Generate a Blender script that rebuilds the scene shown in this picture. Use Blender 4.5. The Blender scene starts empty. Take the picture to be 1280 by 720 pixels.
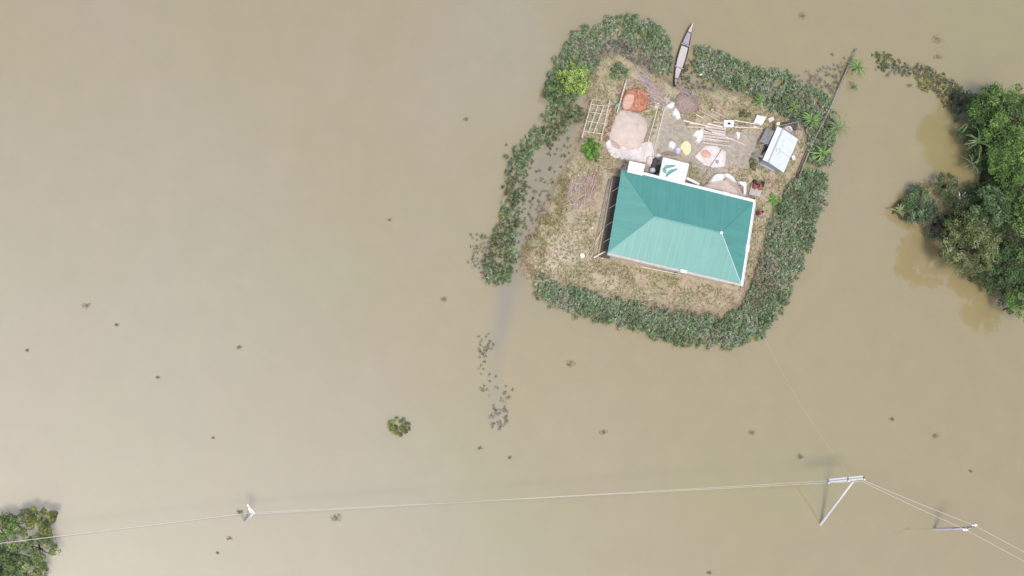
import bpy, bmesh, math, random
import numpy as np
from mathutils import Vector, Matrix
random.seed(7); RNG = np.random.default_rng(7)
S = bpy.context.scene
COL = S.collection
# ------------------------------------------------------------------ camera
FPX = 2177.0; NX, NY = 50.0, 700.0; DIST = 181.4
up_cam = -Vector(((NX-640)/FPX, -(NY-360)/FPX, -1.0)).normalized()
xw = (Vector((1,0,0)) - up_cam*up_cam.x).normalized()
yw = up_cam.cross(xw)
RW = Matrix((xw, yw, up_cam))            # camera coords -> world
fwd = RW @ Vector((0,0,-1))
CAMPOS = -fwd*DIST
cam_d = bpy.data.cameras.new('camera'); cam = bpy.data.objects.new('camera', cam_d); COL.objects.link(cam)
cam_d.sensor_width = 36; cam_d.lens = 36*FPX/1280
cam_d.clip_start = 1; cam_d.clip_end = 20000
M4 = RW.to_4x4(); M4.translation = CAMPOS
cam.matrix_world = M4
S.camera = cam
# ------------------------------------------------------------------ world, sun, exposure
SUN_EL, SUN_AZ = 72.0, math.degrees(math.atan2(-0.34, -0.94))   # azimuth as direction TO the sun, x then y
sdir = Vector((math.cos(math.radians(SUN_EL))*-0.34, math.cos(math.radians(SUN_EL))*-0.94, math.sin(math.radians(SUN_EL)))).normalized()
w = bpy.data.worlds.new('World'); S.world = w; w.use_nodes = True
nt = w.node_tree; nt.nodes.clear()
sky = nt.nodes.new('ShaderNodeTexSky'); sky.sky_type = 'NISHITA'; sky.sun_disc = False
sky.sun_elevation = math.radians(SUN_EL); sky.sun_rotation = math.atan2(sdir.x, sdir.y)
sky.dust_density = 3.6; sky.air_density = 1.15; sky.altitude = 10
bg = nt.nodes.new('ShaderNodeBackground'); bg.inputs[1].default_value = 0.15
wo = nt.nodes.new('ShaderNodeOutputWorld')
nt.links.new(sky.outputs[0], bg.inputs[0]); nt.links.new(bg.outputs[0], wo.inputs[0])
sd = bpy.data.lights.new('sun', 'SUN'); sd.energy = 2.0; sd.angle = math.radians(10); sd.color = (1, .988, .972)
so = bpy.data.objects.new('sun', sd); COL.objects.link(so)
so.rotation_euler = (-sdir).to_track_quat('-Z', 'Y').to_euler(); so.location = (0, 0, 60)
S.view_settings.view_transform = 'Standard'; S.view_settings.look = 'None'
S.view_settings.exposure = 0.17; S.view_settings.gamma = 1
S.render.engine = 'CYCLES'
S.cycles.max_bounces = 6; S.cycles.sample_clamp_indirect = 4

# ------------------------------------------------------------------ helpers
def P(px, py, z=0.0):
    """the place in the world that stands at height z on the sight line of map point (px, py)"""
    d = RW @ Vector(((px-640)/FPX, -(py-360)/FPX, -1.0))
    t = (z-CAMPOS.z)/d.z
    return CAMPOS + d*t
def P2(l, z=0.0): return [P(x, y, z) for x, y in l]

def lin(r, g, b):
    f = lambda c: (c/255/12.92) if c <= 10 else ((c/255+.055)/1.055)**2.4
    return (f(r), f(g), f(b))

def mat(name, col, rough=.8, var=.18, scale=3.0, bump=0.0, bscale=20., metal=0., attr=None, spec=.3, trans=0.0, col2=None, coat=0.0, coords='Object'):
    m = bpy.data.materials.new(name); m.use_nodes = True
    t = m.node_tree; b = t.nodes['Principled BSDF']
    b.inputs['Roughness'].default_value = rough; b.inputs['Metallic'].default_value = metal
    b.inputs['Specular IOR Level'].default_value = spec
    if coat: b.inputs['Coat Weight'].default_value = coat; b.inputs['Coat Roughness'].default_value = .35
    tc = t.nodes.new('ShaderNodeTexCoord')
    n = t.nodes.new('ShaderNodeTexNoise'); n.inputs['Scale'].default_value = scale; n.inputs['Detail'].default_value = 5
    n.inputs['Roughness'].default_value = .65
    t.links.new(tc.outputs[coords], n.inputs['Vector'])
    if attr:
        a = t.nodes.new('ShaderNodeAttribute'); a.attribute_name = attr; base = a.outputs['Color']
    else:
        c = t.nodes.new('ShaderNodeRGB'); c.outputs[0].default_value = (*col, 1); base = c.outputs[0]
        if col2:
            mx = t.nodes.new('ShaderNodeMix'); mx.data_type = 'RGBA'
            n2 = t.nodes.new('ShaderNodeTexNoise'); n2.inputs['Scale'].default_value = scale*.5; n2.inputs['Detail'].default_value = 4
            t.links.new(tc.outputs[coords], n2.inputs['Vector'])
            r = t.nodes.new('ShaderNodeMapRange'); r.inputs['From Min'].default_value = .42; r.inputs['From Max'].default_value = .6
            t.links.new(n2.outputs[0], r.inputs[0]); t.links.new(r.outputs[0], mx.inputs[0])
            t.links.new(base, mx.inputs[6]); mx.inputs[7].default_value = (*col2, 1); base = mx.outputs[2]
    r = t.nodes.new('ShaderNodeMapRange'); r.inputs['From Min'].default_value = .3; r.inputs['From Max'].default_value = .7
    r.inputs['To Min'].default_value = 1-var; r.inputs['To Max'].default_value = 1+var
    t.links.new(n.outputs[0], r.inputs[0])
    v = t.nodes.new('ShaderNodeVectorMath'); v.operation = 'SCALE'
    t.links.new(base, v.inputs[0]); t.links.new(r.outputs[0], v.inputs['Scale'])
    t.links.new(v.outputs[0], b.inputs['Base Color'])
    if bump:
        n3 = t.nodes.new('ShaderNodeTexNoise'); n3.inputs['Scale'].default_value = bscale; n3.inputs['Detail'].default_value = 4
        t.links.new(tc.outputs[coords], n3.inputs['Vector'])
        bp = t.nodes.new('ShaderNodeBump'); bp.inputs['Strength'].default_value = .6; bp.inputs['Distance'].default_value = bump
        t.links.new(n3.outputs[0], bp.inputs['Height']); t.links.new(bp.outputs[0], b.inputs['Normal'])
    if trans:
        o = t.nodes['Material Output']; tr = t.nodes.new('ShaderNodeBsdfTranslucent'); ms = t.nodes.new('ShaderNodeMixShader')
        ms.inputs[0].default_value = trans
        t.links.new(v.outputs[0], tr.inputs[0]); t.links.new(b.outputs[0], ms.inputs[1]); t.links.new(tr.outputs[0], ms.inputs[2])
        t.links.new(ms.outputs[0], o.inputs[0])
    return m

def vnoise(x, y, seed=0):
    x = np.asarray(x, float); y = np.asarray(y, float)
    xi = np.floor(x).astype(np.int64); yi = np.floor(y).astype(np.int64)
    fx = x-xi; fy = y-yi; fx = fx*fx*(3-2*fx); fy = fy*fy*(3-2*fy)
    def h(a, b):
        n = (a*374761393 + b*668265263 + seed*1442695041) & 0x7fffffff
        n = ((n ^ (n >> 13))*1274126177) & 0x7fffffff
        return ((n ^ (n >> 16)) & 0xffff)/65535.0
    return (h(xi, yi)*(1-fx)+h(xi+1, yi)*fx)*(1-fy)+(h(xi, yi+1)*(1-fx)+h(xi+1, yi+1)*fx)*fy
def fbm(x, y, seed=0, octv=4):
    s = 0; a = .5; n = 0
    for k in range(octv):
        s = s+a*vnoise(np.asarray(x)*2**k, np.asarray(y)*2**k, seed+k*17); n += a; a *= .5
    return s/n

def poly_dist(pts, X, Y):
    """signed distance to a closed polygon, positive inside"""
    X = np.asarray(X, float); Y = np.asarray(Y, float)
    d = np.full(X.shape, 1e9); ins = np.zeros(X.shape, bool); n = len(pts)
    for i in range(n):
        ax, ay = pts[i][0], pts[i][1]; bx, by = pts[(i+1) % n][0], pts[(i+1) % n][1]
        ex, ey = bx-ax, by-ay; L = ex*ex+ey*ey+1e-12
        t = np.clip(((X-ax)*ex+(Y-ay)*ey)/L, 0, 1)
        d = np.minimum(d, np.hypot(X-ax-t*ex, Y-ay-t*ey))
        c = ((ay > Y) != (by > Y)) & (X < (bx-ax)*(Y-ay)/((by-ay) if abs(by-ay) > 1e-9 else 1e-9)+ax)
        ins ^= c
    return np.where(ins, d, -d)
def line_dist(pts, X, Y):
    d = np.full(np.shape(X), 1e9)
    for i in range(len(pts)-1):
        ax, ay = pts[i][0], pts[i][1]; ex, ey = pts[i+1][0]-ax, pts[i+1][1]-ay
        t = np.clip(((X-ax)*ex+(Y-ay)*ey)/(ex*ex+ey*ey+1e-12), 0, 1)
        d = np.minimum(d, np.hypot(X-ax-t*ex, Y-ay-t*ey))
    return d

def tag(o, label=None, cat=None, group=None, kind=None):
    if label: o['label'] = label
    if cat: o['category'] = cat
    if group: o['group'] = group
    if kind: o['kind'] = kind
    return o
def thing(name, label, cat, loc, group=None, rz=0):
    o = bpy.data.objects.new(name, None); COL.objects.link(o); o.location = loc; o.rotation_euler = (0, 0, rz)
    o.empty_display_size = .3
    return tag(o, label, cat, group)
def copy_tree(o, parent=None, label=None):
    c = o.copy(); COL.objects.link(c)
    if parent: c.parent = parent
    if label: c['label'] = label
    for ch in list(o.children): copy_tree(ch, c)
    return c

class MB:
    """collects shapes in world coordinates and links them as one mesh"""
    def __init__(s): s.v = []; s.f = []; s.mi = []
    def add(s, vs, fs, mi=0):
        o = len(s.v); s.v += [tuple(v) for v in vs]; s.f += [tuple(i+o for i in f) for f in fs]; s.mi += [mi]*len(fs); return s
    def box(s, c, size, rz=0, tilt=None, mi=0, bev=0.0):
        c = Vector(c); hx, hy, hz = size[0]/2, size[1]/2, size[2]/2
        R = Matrix.Rotation(rz, 3, 'Z')
        if tilt: R = R @ Matrix.Rotation(tilt[0], 3, 'X') @ Matrix.Rotation(tilt[1], 3, 'Y')
        if bev <= 0:
            vs = [c+R@Vector((x*hx, y*hy, z*hz)) for x in (-1, 1) for y in (-1, 1) for z in (-1, 1)]
            s.add(vs, [(0, 1, 3, 2), (4, 6, 7, 5), (0, 4, 5, 1), (2, 3, 7, 6), (0, 2, 6, 4), (1, 5, 7, 3)], mi)
        else:
            b = min(bev, hx*.9, hy*.9, hz*.9)
            rings = []
            for z, i in ((-hz, b), (-hz+b, 0), (hz-b, 0), (hz, b)):
                x, y = hx-i, hy-i; k = b if i == 0 else 0
                pts = [(x, y-k), (x-k, y), (-x+k, y), (-x, y-k), (-x, -y+k), (-x+k, -y), (x-k, -y), (x, -y+k)] if k else \
                      [(x, y), (x, y), (-x, y), (-x, y), (-x, -y), (-x, -y), (x, -y), (x, -y)]
                rings.append([c+R@Vector((a, d, z)) for a, d in pts])
            vs = sum(rings, []); fs = []
            for r in range(3):
                for k in range(8): fs.append((r*8+k, r*8+(k+1) % 8, (r+1)*8+(k+1) % 8, (r+1)*8+k))
            fs.append(tuple(reversed(range(8)))); fs.append(tuple(range(24, 32)))
            s.add(vs, fs, mi)
        return s
    def tube(s, pts, r, n=6, mi=0, cap=True):
        pts = [Vector(p) for p in pts]; rs = r if hasattr(r, '__len__') else [r]*len(pts)
        vs = []
        for i, p in enumerate(pts):
            t = (pts[min(i+1, len(pts)-1)]-pts[max(i-1, 0)]).normalized()
            a = t.cross(Vector((0, 0, 1)))
            if a.length < 1e-3: a = Vector((1, 0, 0))
            a.normalize(); b = t.cross(a)
            for k in range(n):
                g = 2*math.pi*k/n; vs.append(p+(a*math.cos(g)+b*math.sin(g))*rs[i])
        fs = [(i*n+k, i*n+(k+1) % n, (i+1)*n+(k+1) % n, (i+1)*n+k) for i in range(len(pts)-1) for k in range(n)]
        if cap: fs += [tuple(reversed(range(n))), tuple(range((len(pts)-1)*n, len(pts)*n))]
        return s.add(vs, fs, mi)
    def prism(s, poly, z0, z1, mi=0):
        """poly: world xy outline; z0, z1 numbers"""
        n = len(poly)
        vs = [(p[0], p[1], z0) for p in poly]+[(p[0], p[1], z1) for p in poly]
        fs = [(k, (k+1) % n, n+(k+1) % n, n+k) for k in range(n)]+[tuple(reversed(range(n))), tuple(range(n, 2*n))]
        return s.add(vs, fs, mi)
    def slab(s, pts, th, mi=0):
        """pts: 3-D outline of the top face, th: thickness downwards"""
        n = len(pts); pts = [Vector(p) for p in pts]
        vs = pts+[p-Vector((0, 0, th)) for p in pts]
        fs = [tuple(range(n)), tuple(reversed(range(n, 2*n)))]+[(k, n+k, n+(k+1) % n, (k+1) % n) for k in range(n)]
        return s.add(vs, fs, mi)
    def beam(s, a, b, wd, ht, mi=0):
        a = Vector(a); b = Vector(b); t = (b-a).normalized(); sd_ = t.cross(Vector((0, 0, 1)))
        if sd_.length < 1e-3: sd_ = Vector((1, 0, 0))
        sd_.normalize(); u = sd_.cross(t)
        vs = [q+sd_*x*wd/2+u*y*ht/2 for q in (a, b) for x, y in ((-1, -1), (1, -1), (1, 1), (-1, 1))]
        return s.add(vs, [(0, 3, 2, 1), (4, 5, 6, 7), (0, 1, 5, 4), (1, 2, 6, 5), (2, 3, 7, 6), (3, 0, 4, 7)], mi)
    def build(s, name, m, parent=None, origin=None, smooth=False, solid=None):
        o0 = Vector(parent.location) if parent and origin is None else Vector(origin or (0, 0, 0))
        if parent and parent.parent: o0 = Vector(parent.parent.location)+Vector(parent.location)
        me = bpy.data.meshes.new(name); me.from_pydata([tuple(Vector(v)-o0) for v in s.v], [], s.f)
        for mm in (m if isinstance(m, (list, tuple)) else [m]): me.materials.append(mm)
        if len(me.polygons) == len(s.mi): me.polygons.foreach_set('material_index', s.mi)
        bm = bmesh.new(); bm.from_mesh(me); bmesh.ops.recalc_face_normals(bm, faces=bm.faces); bm.to_mesh(me); bm.free()
        if smooth: me.polygons.foreach_set('use_smooth', [True]*len(me.polygons))
        me.update(); o = bpy.data.objects.new(name, me); COL.objects.link(o)
        if parent: o.parent = parent
        else: o.location = o0
        return o

class Leaves:
    """many small leaf faces with a colour each, in world coordinates"""
    def __init__(s): s.V = []; s.C = []; s.sv = []; s.sf = []; s.sc = []; s.nv = 0
    def scatter(s, c, d, n, L, W, col):
        """c centres (N,3), d length directions (N,3), n normals (N,3)"""
        d = d/np.maximum(np.linalg.norm(d, axis=1, keepdims=True), 1e-6)
        sd_ = np.cross(d, n); sd_ /= np.maximum(np.linalg.norm(sd_, axis=1, keepdims=True), 1e-6)
        L = np.broadcast_to(L, (len(c),))[:, None]; W = np.broadcast_to(W, (len(c),))[:, None]
        v = np.stack([c-d*L*.5, c+sd_*W*.5-d*L*.05, c+d*L*.5, c-sd_*W*.5-d*L*.05], 1)
        s.V.append(v); s.C.append(np.repeat(col[:, None, :], 4, 1))
    def blade(s, p, az, L, W, rise, droop, col, seg=5):
        """an arching strip leaf"""
        dx, dy = math.cos(az), math.sin(az); pts = []
        for k in range(seg+1):
            t = k/seg; h = L*t*math.cos(rise)*(1-.12*t); z = L*(t*math.sin(rise)-droop*t*t)
            w_ = W*(.35+1.2*t)*(1-t)**.6*.9+.006
            c = (p[0]+dx*h, p[1]+dy*h, max(p[2]+z, .03)); pts += [(c[0]-dy*w_/2, c[1]+dx*w_/2, c[2]), (c[0], c[1], c[2]-w_*.15), (c[0]+dy*w_/2, c[1]-dx*w_/2, c[2])]
        o = len(s.sv); s.sv += pts; s.sc += [col]*len(pts)
        for k in range(seg):
            for j in (0, 1):
                a = o+k*3+j; s.sf.append((a, a+1, a+4, a+3))
    def build(s, name, m, parent=None, origin=(0, 0, 0)):
        o0 = Vector(parent.location) if parent else Vector(origin)
        V = np.concatenate([v.reshape(-1, 3) for v in s.V]) if s.V else np.zeros((0, 3))
        C = np.concatenate([v.reshape(-1, 3) for v in s.C]) if s.C else np.zeros((0, 3))
        nq = len(V)//4
        if s.sv: V = np.concatenate([V, np.array(s.sv)]); C = np.concatenate([C, np.array(s.sc)])
        F = np.arange(nq*4).reshape(-1, 4)
        if s.sf: F = np.concatenate([F, np.array(s.sf)+nq*4])
        V = V-np.array(o0)
        me = bpy.data.meshes.new(name)
        me.vertices.add(len(V)); me.vertices.foreach_set('co', V.astype(np.float32).ravel())
        me.loops.add(F.size); me.loops.foreach_set('vertex_index', F.astype(np.int32).ravel())
        me.polygons.add(len(F)); me.polygons.foreach_set('loop_start', (np.arange(len(F))*4).astype(np.int32))
        a = me.color_attributes.new('Col', 'FLOAT_COLOR', 'POINT')
        a.data.foreach_set('color', np.concatenate([np.clip(C, .002, 1), np.ones((len(C), 1))], 1).astype(np.float32).ravel())
        me.materials.append(m); me.update(calc_edges=True); me.validate()
        o = bpy.data.objects.new(name, me); COL.objects.link(o)
        if parent: o.parent = parent
        else: o.location = o0
        return o

def heap(outline, base, h, profile='dome', rough=.04, rings=9, seed=0, sub=3, nsc=2.0, skirt=.12, jit=0):
    """a closed mound over a world outline; returns an MB"""
    pts = [Vector((p[0], p[1], 0)) for p in outline]
    # round the outline (Chaikin)
    for _ in range(sub):
        q = []
        for i in range(len(pts)):
            a, b = pts[i], pts[(i+1) % len(pts)]; q += [a*.75+b*.25, a*.25+b*.75]
        pts = q
        if len(pts) > 70: break
    c = sum(pts, Vector())/len(pts); n = len(pts); vs = []; fs = []
    if jit:
        jr = random.Random(seed*7+1); pts = [c+(p-c)*(1+jr.uniform(-jit, jit)) for p in pts]
    prof = {'dome': lambda t: (1-t*t)**.9, 'cone': lambda t: (1-t)**.85, 'flat': lambda t: min(1, (1-t)*5)**.6,
            'rim': lambda t: .35+.65*math.exp(-((t-.86)/.1)**2) if t < .93 else .75*(1-t)/.07}[profile]
    for k in range(rings+1):
        t = k/rings
        for i, p in enumerate(pts):
            q = c+(p-c)*t
            z = base+h*prof(t)+rough*(float(fbm(q.x*nsc+seed*3.1, q.y*nsc, seed, 3))-.5)*2*(1 if k < rings else .2)
            vs.append((q.x, q.y, z))
    for k in range(rings):
        for i in range(n): fs.append((k*n+i, k*n+(i+1) % n, (k+1)*n+(i+1) % n, (k+1)*n+i))
    for p in pts: vs.append((p.x, p.y, base-skirt))
    for i in range(n): fs.append((rings*n+i, rings*n+(i+1) % n, (rings+1)*n+(i+1) % n, (rings+1)*n+i))
    fs.append(tuple((rings+1)*n+i for i in range(n)))
    return MB().add(vs, fs)

def rag(outline_px, base, h, m, name, label, cat, group=None, seed=0, nsc=5., rough=.1, profile='flat', sub=1, jit=.16):
    out = P2(outline_px, base); c = sum((Vector(p) for p in out), Vector())/len(out)
    o = heap(out, base, h, profile, rough, 8, seed, sub, nsc, skirt=.06, jit=jit).build(name, m, origin=(c.x, c.y, base), smooth=False)
    return tag(o, label, cat, group)

# ------------------------------------------------------------------ materials
M = {}
M['leaf'] = mat('leaf', (.1, .2, .1), .6, .12, 8, attr='Col', spec=.25, trans=.25)
M['dryleaf'] = mat('dry_leaf', (.3, .25, .15), .9, .15, 8, attr='Col', spec=.1, trans=.15)
M['bark'] = mat('bark', (.16, .12, .09), .9, .3, 6, .02, 30)
M['bamboo'] = mat('bamboo', (.58, .50, .37), .65, .22, 6, .004, 60, col2=(.42, .36, .26))
M['bamboo_pale'] = mat('bamboo_pale', (.66, .58, .48), .65, .2, 6, .004, 60)
M['bamboo_old'] = mat('bamboo_weathered', (.30, .27, .23), .8, .25, 6, .004, 60)
M['timber'] = mat('timber', (.36, .29, .21), .8, .25, 5, .004, 60)
M['plank'] = mat('pale_plank', (.54, .46, .42), .8, .2, 5, .004, 60)
M['dark'] = mat('dark_wood', (.045, .04, .04), .8, .3, 5)
M['white'] = mat('white_paint', (.78, .77, .76), .5, .06, 2)
M['cement'] = mat('cement', (.42, .40, .37), .9, .15, 2, .004, 30)
M['wall'] = mat('plaster_wall', (.46, .41, .34), .9, .12, 1.5, .004, 30)
M['cloth'] = mat('white_plastic_cloth', (.74, .72, .72), .6, .07, 3, .01, 8)
M['cloth_pink'] = mat('pinkish_sheet', (.62, .54, .50), .7, .08, 3, .01, 8, col2=(.67, .61, .59))
M['yellow'] = mat('yellow_cloth', (.72, .64, .38), .7, .1, 3, .01, 8)
M['green_tarp'] = mat('green_tarp', (.16, .36, .29), .55, .15, 3, .01, 8)
M['sand'] = mat('pinkish_sand', (.57, .465, .40), .95, .12, 1.5, .02, 25)
M['sand_dark'] = mat('damp_sand', (.46, .345, .28), .95, .12, 4, .02, 25)
M['brickchip'] = mat('brick_chips', (.50, .22, .13), .95, .35, 7, .05, 14, col2=(.36, .15, .09))
M['brickpale'] = mat('pale_brick_chips', (.60, .36, .27), .95, .3, 7, .05, 14)
M['brick'] = mat('brick', (.36, .15, .10), .9, .4, 7, .01, 30, col2=(.16, .11, .10))
M['hay'] = mat('reddish_hay', (.37, .27, .23), .95, .3, 9, .06, 18, col2=(.30, .215, .19))
M['tin'] = mat('new_tin_sheet', (.62, .65, .74), .42, .06, 1.3, spec=.5, coat=.2)
M['tin_old'] = mat('old_tin_sheet', (.34, .35, .38), .5, .15, 2, spec=.5)
M['tin_dull'] = mat('dull_side_sheet', (.24, .235, .235), .8, .25, 3)
M['rust'] = mat('rust', (.33, .32, .35), .8, .3, 5)
M['concrete_pole'] = mat('pole_concrete', (.60, .57, .58), .8, .1, 3)
M['steel'] = mat('galvanised_steel', (.56, .55, .60), .5, .1, 3, metal=.2)
M['steel_dark'] = mat('weathered_steel', (.16, .15, .17), .6, .1, 3)
M['wire'] = mat('aluminium_wire', (.60, .57, .52), .6, .03, 1)
M['ceramic'] = mat('white_ceramic', (.82, .82, .82), .3, .03, 3)
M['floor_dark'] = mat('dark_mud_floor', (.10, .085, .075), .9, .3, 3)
M['boat'] = mat('tarred_hull', (.055, .048, .06), .6, .3, 4)
M['boat_deck'] = mat('boat_deck_boards', (.52, .45, .42), .8, .14, 6, .004, 50)
M['boat_grey'] = mat('boat_grey_boards', (.34, .31, .34), .8, .15, 6, .004, 50)
M['skin'] = mat('skin', (.22, .12, .075), .6, .05, 5)
M['hair'] = mat('black_hair', (.012, .011, .012), .5, .2, 20)
M['red_cloth'] = mat('red_cotton', (.38, .10, .08), .8, .12, 10)
M['orange_cloth'] = mat('orange_cotton', (.42, .15, .10), .8, .12, 10)
M['magenta'] = mat('magenta_cotton', (.52, .07, .19), .8, .12, 10)
M['glass'] = mat('dark_window', (.03, .035, .04), .15, .1, 2, spec=.6)
M['door'] = mat('painted_door', (.16, .22, .24), .5, .12, 3)
M['blue'] = mat('pale_blue_plastic', (.52, .56, .70), .5, .1, 3)

# ------------------------------------------------------------------ outlines shared by ground, water and plants
ISLE = [(742,78),(752,66),(775,62),(800,78),(826,92),(842,103),(872,106),(905,108),(938,116),(962,130),(985,142),(1008,160),(1014,185),(1000,215),(985,236),(970,262),(958,300),(948,335),(932,375),(915,392),(880,390),(830,384),(770,370),(705,357),(662,354),(650,335),(655,310),(668,285),(678,262),(690,240),(703,215),(715,190),(722,165),(730,135),(734,105)]
ISLE_W = [tuple(p)[:2] for p in P2(ISLE, .3)]
GROVE = [(1208,140),(1232,124),(1300,106),(1420,60),(1500,250),(1420,470),(1300,395),(1245,360),(1196,322),(1160,286),(1132,272),(1140,254),(1172,256),(1206,250),(1214,215),(1204,180)]
GROVE_W = [tuple(p)[:2] for p in P2(GROVE, 0)]
BANK = [(-60,650),(-15,668),(12,668),(30,690),(24,720),(10,760),(-60,800)]
BANK_W = [tuple(p)[:2] for p in P2(BANK, 0)]
HOUSE_PTS = P2([(781,215),(947.5,252.5),(920,355),(756,312.5)], 3.55)

def smooth(t): t = np.clip(t, 0, 1); return t*t*(3-2*t)
GZ = .55
def ground_h(X, Y):
    d = poly_dist(ISLE_W, X, Y)+(fbm(np.asarray(X)*.9, np.asarray(Y)*.9, 3)-.5)*1.1
    return -.35+(GZ+.35)*smooth((d+.9)/1.9)+(fbm(np.asarray(X)*1.3, np.asarray(Y)*1.3, 5)-.5)*.07*smooth(d/1.0)

# ------------------------------------------------------------------ water: one sheet to the horizon
def axis(lo, hi, st, far):
    a = list(np.arange(lo, hi+1e-6, st)); g = st; x = a[-1]; r = []
    while x < far: g *= 1.6; x += g; r.append(x)
    g = st; x = lo; l = []
    while x > -far: g *= 1.6; x -= g; l.append(x)
    return np.array(l[::-1]+a+r)
ax_ = axis(-66, 66, .7, 4200); ay_ = axis(-38, 40, .7, 4200)
XX, YY = np.meshgrid(ax_, ay_)
SIL_A = lin(184, 172, 146)
base = np.array([.298, .240, .112]); tone_g = np.array([.290, .246, .111]); tone_p = np.array([.302, .240, .120]); grey = np.array([.205, .183, .125])
n1 = fbm(XX*.05, YY*.05, 11)[..., None]; n2 = fbm(XX*.11+9, YY*.11, 21)[..., None]
C = base*(1-smooth((n1-.45)*4))+tone_g*smooth((n1-.45)*4)
C = C*(1-.7*smooth((n2-.5)*5))+tone_p*.7*smooth((n2-.5)*5)
moat = [tuple(p)[:2] for p in P2([(712,150),(690,195),(668,235),(655,285),(645,330),(634,365),(625,410),(618,470),(618,520)])]
# pale grey-blue sky sheen toward the west, painted into the water colour
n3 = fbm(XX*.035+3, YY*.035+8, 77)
k_sheen = (smooth((16-XX)/46+(n3-.5)*1.1)*smooth((40-YY)/44+.2+(n3-.5)*.8))[..., None]
C = C+np.array([.012, .028, .058])*k_sheen
wdt = line_dist(moat, XX, YY)+(fbm(XX*.25, YY*.25, 31)-.5)*1.6
fade = np.ones_like(XX); yb = P(620,520)[1]; yt = P(645,340)[1]; fade = .35+.65*smooth((YY-yb)/(yt-yb))
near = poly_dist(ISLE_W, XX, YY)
tail = smooth((P(640,345)[1]-YY)/3)
k = (smooth(1.1-wdt/(2.4-.9*tail))*fade*(.55+.16*tail))[..., None]; grey = grey+np.array([0, .002, .03])*tail[..., None]
C = C*(1-k)+grey*k
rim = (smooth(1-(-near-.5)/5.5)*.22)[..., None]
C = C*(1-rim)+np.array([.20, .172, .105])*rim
V = np.stack([XX, YY, np.zeros_like(XX)], -1).reshape(-1, 3)
ny, nx = XX.shape
idx = np.arange(ny*nx).reshape(ny, nx)
F = np.stack([idx[:-1, :-1], idx[:-1, 1:], idx[1:, 1:], idx[1:, :-1]], -1).reshape(-1, 4)
me = bpy.data.meshes.new('flood_water'); me.from_pydata(V.tolist(), [], F.tolist())
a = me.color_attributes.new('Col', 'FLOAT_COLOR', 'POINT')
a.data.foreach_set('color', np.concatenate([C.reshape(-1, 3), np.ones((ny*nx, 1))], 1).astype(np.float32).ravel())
mw = mat('muddy_water', (.3, .26, .2), .37, .035, .35, attr='Col', spec=.5)
b = mw.node_tree.nodes['Principled BSDF']; b.inputs['IOR'].default_value = 1.33; b.inputs['Specular IOR Level'].default_value = .8
b.inputs['Coat Weight'].default_value = 1.0; b.inputs['Coat IOR'].default_value = 2.05; b.inputs['Coat Roughness'].default_value = .04
me.materials.append(mw)
o = bpy.data.objects.new('flood_water', me); COL.objects.link(o); tag(o, kind='structure')

# ------------------------------------------------------------------ ground of the homestead mound
def ground_sheet(name, poly, hfun, cfun, m, st, pad):
    xs = [p[0] for p in poly]; ys = [p[1] for p in poly]
    gx = np.arange(min(xs)-pad, max(xs)+pad, st); gy = np.arange(min(ys)-pad, max(ys)+pad, st)
    X, Y = np.meshgrid(gx, gy); Z = hfun(X, Y); Cc = cfun(X, Y)
    V = np.stack([X, Y, Z], -1).reshape(-1, 3); ny, nx = X.shape; idx = np.arange(ny*nx).reshape(ny, nx)
    F = np.stack([idx[:-1, :-1], idx[:-1, 1:], idx[1:, 1:], idx[1:, :-1]], -1).reshape(-1, 4)
    keep = (Z.reshape(-1)[F] > -.2).any(1); F = F[keep]
    me = bpy.data.meshes.new(name); me.from_pydata(V.tolist(), [], F.tolist())
    a = me.color_attributes.new('Col', 'FLOAT_COLOR', 'POINT')
    a.data.foreach_set('color', np.concatenate([Cc.reshape(-1, 3), np.ones((ny*nx, 1))], 1).astype(np.float32).ravel())
    bm = bmesh.new(); bm.from_mesh(me); bmesh.ops.delete(bm, geom=[v for v in bm.verts if not v.link_faces], context='VERTS'); bm.to_mesh(me); bm.free()
    me.materials.append(m); me.polygons.foreach_set('use_smooth', [True]*len(me.polygons))
    o = bpy.data.objects.new(name, me); COL.objects.link(o); return tag(o, kind='structure')

YARD = [tuple(p)[:2] for p in P2([(828,112),(846,128),(862,160),(900,165),(945,160),(952,195),(935,215),(915,212),(880,222),(860,205),(800,205),(806,180),(822,150)], GZ)]
GREENS = [((915,170),7,.7),((890,215),8,.7),((850,160),6,.5),((885,158),6,.5),((780,112),6,.5),((930,135),7,.8),((775,88),14,.8),((762,100),10,.6),((868,212),12,.9),((935,205),8,.8),((962,262),10,.9),((925,145),9,.7),((850,158),7,.6),((805,290),8,0),
          ((830,355),18,.7),((720,345),14,.5),((790,360),14,.35),((708,272),12,.4),((732,207),12,.5),((700,240),10,.5),((900,112),16,.6),((870,118),8,.5),((760,330),14,.6),((672,300),10,.5),((860,375),16,.5),((772,125),6,.7),((818,133),6,.6)]
REDS = [((925,190),12,.6),((940,170),9,.5),((900,135),10,.5),((962,228),9,.9),((725,235),12,.5),((790,96),10,.5),((725,245),14,.55),((810,108),16,.6),((885,120),14,.4),((962,222),10,.7),((915,385),14,.5),((660,330),10,.5),((940,290),8,.6),((855,365),12,.3)]
PALES = [((700,310),22,.8),((735,322),10,.6),((760,345),18,.5),((820,368),26,.55),((920,172),14,.5),((935,180),10,.6),((690,330),12,.6)]
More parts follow.
